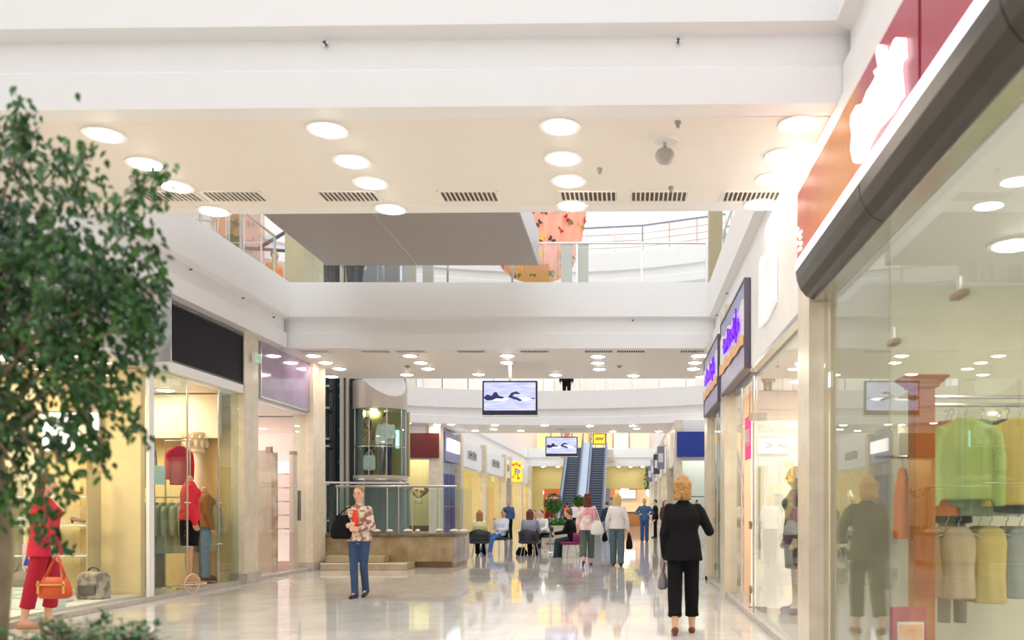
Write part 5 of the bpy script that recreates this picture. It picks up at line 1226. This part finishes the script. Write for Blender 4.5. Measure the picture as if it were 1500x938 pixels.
m.build('capital', mat('cream_plaster', (.85, .72, .5), .6), t); MB().lathe([(.2, 0), (.2, .1), (.15, .12)], n=24).build('base', mat('cream_plaster', (.85, .72, .5)), t)
struct(box('wall_left', mat('cream_lit', (.92, .80, .62), .6), (-9.2, -7.3, 15.85, 16.0, 2.62, 3.4)))

# ---- bag shop (left)
struct(box('trim_40', mat('plinth_white', (.82, .80, .76), .4), (-10.9, -7.12, 5, 12.95, .001, .10)))
t = root('trolley_suitcase', (-7.42, 12.35, .10), 'dark tapestry cabin suitcase with curved handle in the left shop window', 'suitcase', rz=R(-8))
mb = MB(); flat(mb, [(V(0, 0, 0), .20, .11), (V(0, 0, .04), .215, .125), (V(0, 0, .30), .21, .12), (V(0, 0, .36), .17, .10), (V(0, 0, .385), .10, .06)], e=4)
link('shell', remesh(mb, .015, 2), mat('tapestry', (.13, .12, .11), .7, noise=(9, (.42, .36, .30), .2)), t, smooth=True)
MB().tube([V(-.09, 0, .37), V(-.06, 0, .42), V(0, 0, .44), V(.06, 0, .42), V(.09, 0, .37)], .012).build('handle', mat('leather_dark_brown', (.08, .04, .02), .5), t, smooth=True)
MB().box(-.13, .13, -.14, -.12, .06, .2).build('pocket', mat('tapestry2', (.10, .09, .08), .7), t, bevel=.01)
for x in (-.15, .15): MB().cyl((x-.02, .1, .0), (x+.02, .1, .0), .02).build('wheel', black, t)
rnd = random.Random(3)
for i, (x, y, z) in enumerate(((-7.9, 12.55, .72), (-8.2, 12.55, .72), (-7.75, 12.55, 1.15), (-8.15, 12.55, 1.15), (-8.5, 12.55, 1.15), (-7.8, 12.55, 1.55))):
    t = root('display_shoe', (x, y, z), 'dark pump shoe on the left shop shelves, %s shelf, %s' % (('lowest', 'middle', 'top')[0 if z < 1 else 1 if z < 1.4 else 2], ('nearest the glass', 'further from the glass', 'nearest the glass', 'middle', 'deepest', 'alone')[i]), 'shoe', 'shoes on the left shop shelves')
    mb = MB(); mb.cap((-.09, 0, .06), (-.04, 0, .05), .03, .03); mb.cap((-.04, 0, .05), (.08, 0, .025), .028, .024)
    link('upper', remesh(mb, .01, 2), mat(['leather_black', 'leather_silver', 'leather_brown'][i % 3], [(.03, .03, .035), (.5, .5, .52), (.25, .12, .06)][i % 3], .35), t, smooth=True); MB().cyl((-.09, 0, 0), (-.09, 0, .05), .012, .02).build('heel', black, t)
t = root('shoe_shelf', (-8.1, 12.6, 0), 'glass shelf unit for shoes against the warm wall of the left shop', 'shelf')
for z in (.68, 1.11, 1.51): MB().box(-.6, .5, -.12, .2, z, z+.02).build('shelf_board', mat('shelf_glass', (.7, .85, .8), .2), t)
for x in (-.62, .5): MB().box(x, x+.02, -.12, .2, 0, 1.9).build('upright', steel, t)
for i, (x, y, s, c_, n_) in enumerate(((-7.5, 11.2, .30, (.80, .86, .84), 'pale green'), (-7.8, 11.9, .26, (.86, .86, .84), 'white'), (-8.3, 12.1, .34, (.70, .80, .80), 'pale blue'))):
    t = root('display_cube', (x, y, .10), '%s display block on the floor of the left shop window' % n_, 'display block')
    MB().box(-s, s, -.2, .2, 0, s*.5).build('block', mat('block_%d' % i, c_, .4), t, bevel=.01); MB().box(-s-.01, s+.01, -.21, .21, s*.5, s*.5+.02).build('glass_top', mat('shelf_glass', (.7, .85, .8)), t)
for i, (x, y, c_, n_) in enumerate(((-8.25, 12.1, (.25, .22, .2), 'grey'), (-7.8, 11.9, (.6, .5, .4), 'beige'))):
    bag('handbag', '%s handbag standing on a display block in the left shop' % n_, (x, y, .30 if i == 0 else .26), (.30, .12, .20), mat('bagcol_%d' % i, c_, .5), V(x, y, .62 if i == 0 else .56), 0, two=True, slump=1.0)
struct(box('wall_left', mat('pale_panel', (.92, .84, .62), .6), (-9.6, -8.5, 12.88, 12.99, .1, 3.2))); struct(box('wall_left', mat('niche_gold', (.80, .58, .26), .6), (-7.95, -7.85, 12.90, 12.99, .1, 3.3)))
t = root('wall_light_box', (-9.0, 12.93, 2.2), 'lit white light box high on the wall of the bag shop', 'light box')
MB().box(-.8, 1.3, -.03, .03, 0, .55).build('diffuser', mat('diffuser_white', (1, .98, .94), .5, emit=2.2), t); MB().box(-.83, 1.33, -.01, .035, -.03, .58).build('frame', steel, t)

# ---- pink shop
fr = mat('frost_beige', (.66, .55, .44), .35); fr2 = mat('frost_pink', (.92, .70, .64), .35)
t = root('frosted_panel', (-7.35, 18.1, 0), 'wide beige marble door panel with clamp in the pink shop entrance', 'panel')
MB().box(-.35, .12, -.02, .02, .05, 2.55).build('leaf', fr, t, bevel=.004); MB().box(.12, .22, -.04, .04, .02, 2.5).build('marble_edge', mat('marble_vein', (.40, .26, .18), .2, noise=(4, (.7, .6, .5), .3)), t); MB().box(.0, .12, -.04, .04, 2.5, 2.62).build('clamp', brass, t)
t = root('door_frame', (-7.1, 18.9, 0), 'slim pink upright door frame of the pink shop', 'door frame')
MB().box(-.04, .04, -.12, .12, 0, 2.5).build('upright', fr2, t, bevel=.004); MB().box(-.05, .05, -.1, .1, 2.5, 2.58).build('clamp', brass, t); MB().box(-.02, .04, .3, .34, 1.1, 1.75).build('handle', darksteel, t)
t = root('pink_shelf', (-7.8, 19.3, 0), 'wall shelves of small goods in the pink shop', 'shelf')
for z in (.9, 1.2, 1.5, 1.8, 2.1): MB().box(-.5, .4, -.1, .3, z, z+.03).build('shelf_board', fr2, t)
MB().box(-.5, .4, .28, .32, .2, 2.4).build('back_panel', mat('panel_lit_pink', (1, .82, .78), .5, emit=.4), t)
k = 0
for z in (.93, 1.23, 1.53, 1.83):
    for x in (-.35, -.1, .15):
        k += 1; cc = [(.5, .1, .1), (.2, .2, .25), (.8, .75, .7), (.35, .2, .12)][k % 4]
        o = root('ornament', (-7.8+x, 19.25, z), 'small %s ornament on the pink shop shelves, shelf %s, %s' % (['red', 'dark', 'white', 'brown'][k % 4], ORD[int((z-.9)/.3)], 'left' if x < -.2 else 'middle' if x < 0 else 'right'), 'ornament', 'ornaments in the pink shop')
        MB().lathe([(.04, 0), (.06, .05), (.03, .1), (.045, .16), (.01, .17)], n=12).build('vase', mat('orn_%d' % (k % 4), cc, .4), o, smooth=True)
signbox('poster', 'magenta poster high inside the pink shop', (-7.9, -7.6, 17.3, 17.33, 1.95, 2.45), mat('poster_magenta', (.75, .25, .6), .5), 'poster')
t = root('exit_sign', (-6.86, 16.35, 4.05), 'small green and white sign on the pilaster by the purple sign', 'sign')
MB().box(0, .08, -.12, .12, 0, .16).build('body', mat('exit_white', (.85, .95, .9), .4), t, bevel=.01); MB().box(.08, .085, -.09, .09, .03, .13).build('face', mat('exit_green', (.1, .5, .35), .4, emit=.3), t)
# far right side blade signs
for i, (y, c_, n_) in enumerate(((39, (.25, .28, .4), 'blue-grey'), (44.5, (.06, .06, .08), 'black'), (50, (.5, .5, .55), 'silver'), (57, (.2, .2, .3), 'slate'))):
    t = root('blade_sign', (1.62, y, 3.1), '%s blade sign sticking out of the far right wall' % n_, 'sign')
    MB().box(-.28, .04, -.05, .05, 0, 1.0).build('box', mat('blade_%d' % i, c_, .4), t, bevel=.01); MB().box(-.22, -.02, -.06, -.05, .3, .7).build('face', paper, t); MB().box(-.2, .12, -.02, .02, 1.0, 1.06).build('bracket', steel, t)

# ---- cafe
t = root('cafe_counter', (-.1, 70.6, 0), 'long wooden cafe counter with dark top at the far end', 'counter')
MB().box(-1.9, 2.0, -.3, .3, 0, 1.05).build('body', mat('counter_wood', (.55, .28, .12), .5), t, bevel=.01); MB().box(-1.95, 2.05, -.35, .35, 1.05, 1.12).build('top', black, t); MB().box(-1.4, -.4, -.34, -.3, .3, .9).build('lit_panel', mat('panel_amber', (1, .6, .25), .5, emit=.8), t)
for i, px in enumerate((789, 915, 954)):
    Y = 69.5; c = atY(px, 722, Y)
    t = root('globe_lamp', c, ['oval pendant lamp in the left part of the cafe', 'white globe pendant lamp over the cafe counter', 'white globe pendant lamp at the right end of the cafe'][i], 'lamp')
    MB().ell((0, 0, 0), (.42, .42, .36), 18).build('globe', mat('globe_glow', (1, .88, .7), .5, emit=3), t, smooth=True); MB().cyl((0, 0, .34), (0, 0, 4.55-c.z), .02).build('cord', darksteel, t)
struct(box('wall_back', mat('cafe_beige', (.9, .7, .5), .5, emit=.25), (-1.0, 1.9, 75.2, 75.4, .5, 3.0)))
t = root('menu_screen', (.1, 74.8, 2.2), 'pale blue menu screen above the cafe counter', 'screen'); MB().box(-.7, .7, 0, .1, 0, .8).build('case', darksteel, t); MB().cyl((0, .05, .8), (0, .05, 2.34), .03).build('pole', steel, t); MB().box(-.65, .65, -.01, 0, .05, .75).build('display', mat('menu_glow', (.6, .8, 1), .4, emit=1.2), t)
t = root('cafe_fridge', (-1.6, 72.5, 0), 'dark cafe display cabinet left of the counter', 'cabinet'); MB().box(-.9, .9, -.3, .3, 0, 2.3).build('body', greyblack, t, bevel=.02); MB().box(-.8, .8, -.33, -.3, .4, 2.1).build('door', mat('fridge_blue', (.25, .3, .35), .2), t)
t = root('cafe_booth', (-5.6, 71.5, 0), 'reddish cafe booth with shelves at the far left of the end wall', 'booth')
MB().box(-1.0, 1.4, .2, .5, 0, 2.8).build('back', mat('booth_red', (.45, .10, .06), .5), t)
for z in (1.2, 1.7, 2.2): MB().box(-.9, 1.3, -.1, .2, z, z+.06).build('shelf_board', mat('booth_glow', (1, .7, .5), .5, emit=1.0), t)
MB().box(-1.0, 1.4, -.4, .2, 0, 1.0).build('counter', wood, t)
# ------------------------------------------------------------------ plants
def leafmat(name, c1, c2):
    m = mat(name, c1, .25, noise=(7, c2, .3)); return m
lg = leafmat('ficus_leaf', (.010, .055, .020), (.07, .19, .025)); lg2 = leafmat('shrub_leaf', (.03, .12, .04), (.12, .28, .05)); bark = mat('bark', (.22, .15, .09), .8, noise=(14, (.38, .30, .20), .5), bump=.5)
def leaf(m, p, d, up, l, w):
    d = d.normalized(); s = d.cross(up)
    if s.length < .01: s = d.orthogonal()
    s.normalize(); n = s.cross(d)
    pts = [(0, 0, 0), (.25, .42, .05), (.5, .5, .06), (.78, .28, .03), (1, 0, -.10)]
    L_ = [p+d*(a*l)+s*(b*w)+n*(c*l) for a, b, c in pts[1:4]]; Rr = [p+d*(a*l)-s*(b*w)+n*(c*l) for a, b, c in pts[1:4]]
    mid = [p+d*(a*l)-n*(c*l*.3) for a, b, c in pts[1:4]]; v0 = m.bm.verts.new(p); v1 = m.bm.verts.new(p+d*l-n*.1*l)
    l_ = m._new(L_); r_ = m._new(Rr); c_ = m._new(mid)
    for a in (l_, r_):
        m.face((v0, a[0], c_[0])); m.face((a[0], a[1], c_[1], c_[0])); m.face((a[1], a[2], c_[2], c_[1])); m.face((a[2], v1, c_[2]))
# the big weeping fig at left
Y0 = 3.5; c0 = V(X(8, Y0)-.035, Y0, 0)
t = root('weeping_fig_tree', (c0.x, c0.y, .55), 'large leafy green weeping fig tree in the left foreground', 'tree'); o = t.location
rnd = random.Random(11)
tr = [V(.0, 0, 0), V(-.015, .0, .3), V(.01, 0, .6), V(-.005, .01, .85), V(-.03, 0, 1.1), V(-.02, 0, 1.6), V(-.06, 0, 2.1), V(-.04, 0, 2.5)]
MB().tube(tr, [.062, .052, .050, .044, .04, .03, .02, .008], 14).build('trunk', bark, t, smooth=True)
wx = lambda px, py: V((px-CX)*Y0/F-o.x, 0, EYE-(py-CY)*Y0/F-o.z)
# crown lobes: pixels used only to size the crown (centre px, py, radius px)
lobes = [(35, 230, 75), (60, 300, 105), (30, 400, 140), (130, 390, 105), (60, 500, 130), (145, 460, 82), (190, 335, 44), (185, 420, 55), (40, 590, 112), (120, 560, 75), (25, 690, 62), (-60, 350, 160), (-80, 520, 160), (75, 700, 45), (200, 475, 40), (118, 640, 38), (35, 185, 34), (-60, 640, 110)]
mb = MB(); br = MB(); s_ = Y0/F
for (px, py, r) in lobes:
    cc = wx(px, py); rr = r*s_; dpt = min(rr, .30)
    br.tube([tr[4]+V(0, 0, rnd.uniform(-.2, .5)), (tr[4]+cc)*.5+V(0, rnd.uniform(-.1, .1), .1), cc], [.014, .009, .004], 6)
    n = int(11*(r/10)**1.72)
    for i in range(n):
        u = V(rnd.gauss(0, 1), rnd.gauss(0, 1), rnd.gauss(0, 1)).normalized()*(rnd.random()**.45)
        p = cc+V(u.x*rr, u.y*dpt, u.z*rr)
        if (px > 20 and math.sin(p.x*21+1.3)+math.sin(p.z*17+p.x*9)+math.sin(p.y*11+p.z*5) < -.62): continue
        d = V(u.x*.7+rnd.uniform(-.6, .6), rnd.uniform(-.7, .5), -.75+rnd.uniform(-.4, .5)); leaf(mb, p, d, V(rnd.uniform(-.5, .5), -1, .6), rnd.uniform(.028, .050), rnd.uniform(.015, .024))
# drooping sprigs
sprigs = [((120, 600), (140, 650), (150, 700)), ((150, 560), (185, 600), (200, 640)), ((150, 330), (210, 290), (250, 300)), ((170, 470), (215, 520), (232, 545)), ((60, 650), (70, 720), (68, 770)), ((120, 290), (140, 240), (135, 215)), ((30, 200), (40, 165), (35, 140)), ((90, 640), (95, 690), (110, 735)), ((150, 380), (220, 380), (245, 410)), ((110, 560), (165, 590), (205, 590)), ((60, 720), (80, 780), (90, 800)), ((200, 290), (235, 268), (262, 262)), ((20, 690), (30, 730), (45, 770))]
for a in sprigs:
    P_ = [wx(*q)+V(0, rnd.uniform(-.1, .05), 0) for q in a]; br.tube(P_, [.004, .003, .0015], 5)
    for i in range(46):
        u = rnd.random(); q = P_[0].lerp(P_[1], min(1, u*2)) if u < .5 else P_[1].lerp(P_[2], u*2-1)
        q = q+V(rnd.gauss(0, .022), rnd.gauss(0, .03), rnd.gauss(0, .02)); leaf(mb, q, V(rnd.uniform(-.8, .8), rnd.uniform(-.6, .4), -.8), V(rnd.uniform(-.5, .5), -1, .5), rnd.uniform(.030, .048), .021)
for (px, py) in ((156, 233), (113, 75+60)):
    leaf(mb, wx(px, py), V(.2, 0, -1), V(0, -1, 0), .04, .024)
mb.build('foliage', lg, t); br.build('branches', bark, t)
t = root('planter_box', (c0.x-.05, c0.y+.02, 0), 'stone planter box under the weeping fig', 'planter')
MB().box(-.5, .52, -.35, .35, 0, .60).build('box', stonecol, t, bevel=.01); MB().box(-.53, .55, -.38, .38, .60, .66).build('rim', stonegrey, t, bevel=.005); MB().box(-.5, .5, -.33, .33, .655, .665).build('soil', mat('soil', (.05, .03, .02), .9), t)
t = root('groundcover_shrub', (c0.x+.26, c0.y+.0, .66), 'low leafy green shrub at the bottom left below the tree', 'shrub')
mb = MB(); br = MB()
for i in range(110):
    x = rnd.uniform(-.22, .38); y = rnd.uniform(-.22, .2); hh = rnd.uniform(.14, .27)*(1-.4*max(0, (x-.2)/.2)); b0 = V(x*.8, y*.8, 0); e = V(x, y, hh); br.tube([b0, e], [.004, .002], 5)
    for k in range(15): leaf(mb, b0.lerp(e, rnd.uniform(.4, 1))+V(rnd.gauss(0, .015), rnd.gauss(0, .015), 0), V(rnd.gauss(0, 1), rnd.gauss(0, 1), .3), V(0, 0, 1), rnd.uniform(.03, .05), .026)
for k in range(9): leaf(mb, V(.20, -.05, .24)+V(0, 0, k*.004), V(math.cos(k), math.sin(k), .4), V(0, 0, 1), .035, .022)
br.tube([V(.19, -.04, .1), V(.20, -.05, .26)], .002, 5)
mb.build('foliage', lg2, t); br.build('stems', bark, t)
# planters before the escalators
def bowl(px, py, r, h, lab):
    p = fl(px, py); t = root('planter_bowl', p, lab, 'planter')
    MB().lathe([(r*.55, 0), (r*.65, .04), (r*.85, h*.5), (r, h*.93), (r*1.03, h), (r*.93, h), (r*.9, h*.9), (.01, h*.88)], n=36).build('bowl', mat('terrazzo', (.66, .58, .48), .4), t, smooth=False)
    MB().lathe([(.01, h*.9), (r*.9, h*.9), (.01, h*.93)], n=24).build('soil', mat('soil', (.05, .03, .02)), t); return p
def bush(p, lab, r, n, l, m_, squash=.6, name='planter_plant'):
    t = root(name, p, lab, 'plant'); mb = MB(); st = MB()
    for i in range(n):
        u = V(rnd.gauss(0, 1), rnd.gauss(0, 1), abs(rnd.gauss(0, 1))).normalized()*rnd.random()**.4; q = V(u.x*r, u.y*r*.8, u.z*r*squash+.03)
        if i % 12 == 0: st.tube([V(u.x*r*.3, u.y*r*.3, 0), q], .006, 5)
        leaf(mb, q, V(u.x+rnd.uniform(-.5, .5), u.y+rnd.uniform(-.5, .5), rnd.uniform(-.3, .6)), V(0, 0, 1), l*rnd.uniform(.7, 1.2), l*.5)
    mb.build('foliage', m_, t); st.build('stems', bark, t)
lg3 = leafmat('pothos_leaf', (.05, .22, .05), (.25, .45, .12)); lg4 = leafmat('topiary_leaf', (.03, .14, .03), (.12, .30, .04))
p = bowl(817, 797, .78, .72, 'large round pale stone planter bowl behind the seated group')
bush(p+V(-.1, 0, .64), 'green leafy plants filling the stone planter bowl', .72, 700, .14, lg3, .42)
def topiary(px, py, top, w, lab):
    p = fl(px, py); hh = EYE+(CY-top)*p.y/F; r = w/2*p.y/F; t = root('topiary_tree', V(p.x, p.y, .02), lab, 'tree'); cz = hh-r-.02
    MB().tube([V(0, 0, 0), V(.02, 0, cz*.5), V(0, 0, cz)], [.035, .03, .02], 8).build('trunk', bark, t, smooth=True); mb = MB()
    for i in range(1500):
        u = V(rnd.gauss(0, 1), rnd.gauss(0, 1), rnd.gauss(0, 1)).normalized()*rnd.random()**.3*r; leaf(mb, V(0, 0, cz)+u, u+V(rnd.uniform(-.3, .3), 0, -.2), V(0, 0, 1), .10, .05)
    mb.build('foliage', lg4, t)
topiary(811, 794, 724, 27, 'round clipped green topiary tree in the planter left of the escalators')
p = bowl(846, 789, .6, .62, 'second stone planter bowl in front of the left escalator')
topiary(848, 789, 726, 16, 'small round topiary tree in front of the left escalator')
bush(p+V(0, 0, .55), 'leafy green plant low in the second planter bowl', .5, 260, .13, lg3, .5)
# hanging ivy at the end of the mall, right
t = root('hanging_ivy', (1.7, 67.2, 2.9), 'dark hanging ivy strip at the right of the cafe wall', 'plant'); mb = MB()
for i in range(260): leaf(mb, V(rnd.gauss(0, .16), rnd.gauss(0, .1), rnd.uniform(0, 1.6)), V(rnd.uniform(-1, 1), -.5, -1), V(0, -1, 0), .16, .09)
mb.build('foliage', lg, t); MB().tube([V(0, 0, 0), V(.05, 0, .8), V(0, 0, 1.65)], .02, 6).build('stem', bark, t)

# ------------------------------------------------------------------ upper left gallery shops seen over the parapet
for i, (a, b, c_, n_) in enumerate(((272, 318, (.80, .78, .70), 'cream'), (319, 334, (.80, .50, .34), 'apricot'), (335, 356, (.36, .31, .17), 'olive'), (357, 385, (.80, .58, .54), 'rose pink'))):
    Y = 20.9; x0 = X(a, Y); x1 = X(b, Y); w = (x1-x0)/2; hh = 3.9
    t = root('upper_shopfront', ((x0+x1)/2, Y, 5.5), '%s shopfront panel at the end of the upper left gallery' % n_, 'shopfront')
    MB().box(-w, w, 0, .1, 0, hh).build('panel', mat('gal_%d' % i, c_, .6), t); MB().box(-w, -w+.04, -.05, 0, 0, hh).box(w-.04, w, -.05, 0, 0, hh).box(-w, w, -.05, 0, 1.3, 1.33).build('frame', palewall, t)
h = person('mannequin', 'mannequin in orange and red clothes on the upper left gallery', (X(402, 20.3), 20.3, 5.5), R(-120), 1.75, .015, cat='mannequin', legs=((2, 0), (-2, 0)), top=(mat('cloth_apricot', (.75, .30, .12), .8), 1, .08, 1.2), bottom=('skirt', redc, 1, 1), hair=(brownh, 'short'), skin=mskin, shoes=(blackshoe, 'low'))
t = root('roof_truss', (X(398, 20.9), 20.9, 7.3), 'dark blue-grey steel truss struts beyond the upper left gallery', 'truss')
for a, b in (((-.3, 0, .2), (.7, 0, .8)), ((-.6, 0, .2), (.8, 0, .1)), ((-.7, 0, -.2), (.3, 0, -.9)), ((.3, 0, -.9), (.9, 0, -.7)), ((-.7, 0, 2.6), (-.7, 0, -1.4)), ((.9, 0, 2.6), (.9, 0, -1.4))): MB().cyl(a, b, .04).build('strut', mat('truss_blue', (.10, .14, .18), .4), t)
# ------------------------------------------------------------------ world, sun, camera
w = bpy.data.worlds.new('sky'); scn.world = w; w.use_nodes = True
bg = w.node_tree.nodes['Background']; bg.inputs[0].default_value = (.93, .96, 1.0, 1); bg.inputs[1].default_value = 1.5
cam = bpy.data.cameras.new('camera'); co = bpy.data.objects.new('camera', cam); C.objects.link(co)
co.location = (0, 0, EYE); co.rotation_euler = (PI/2, 0, 0)
cam.sensor_width = 36; cam.lens = 36*F/1500; cam.shift_x = (750-CX)/1500; cam.shift_y = (CY-469)/1500
cam.dof.use_dof = True; cam.dof.focus_distance = 17; cam.dof.aperture_fstop = 1.6
cam.clip_end = 300; cam.clip_start = .05
scn.camera = co
scn.view_settings.view_transform = 'Standard'; scn.view_settings.look = 'None'; scn.view_settings.gamma = 1; scn.view_settings.use_curve_mapping = False
scn.view_settings.exposure = 0.46
scn.cycles.transparent_max_bounces = 24
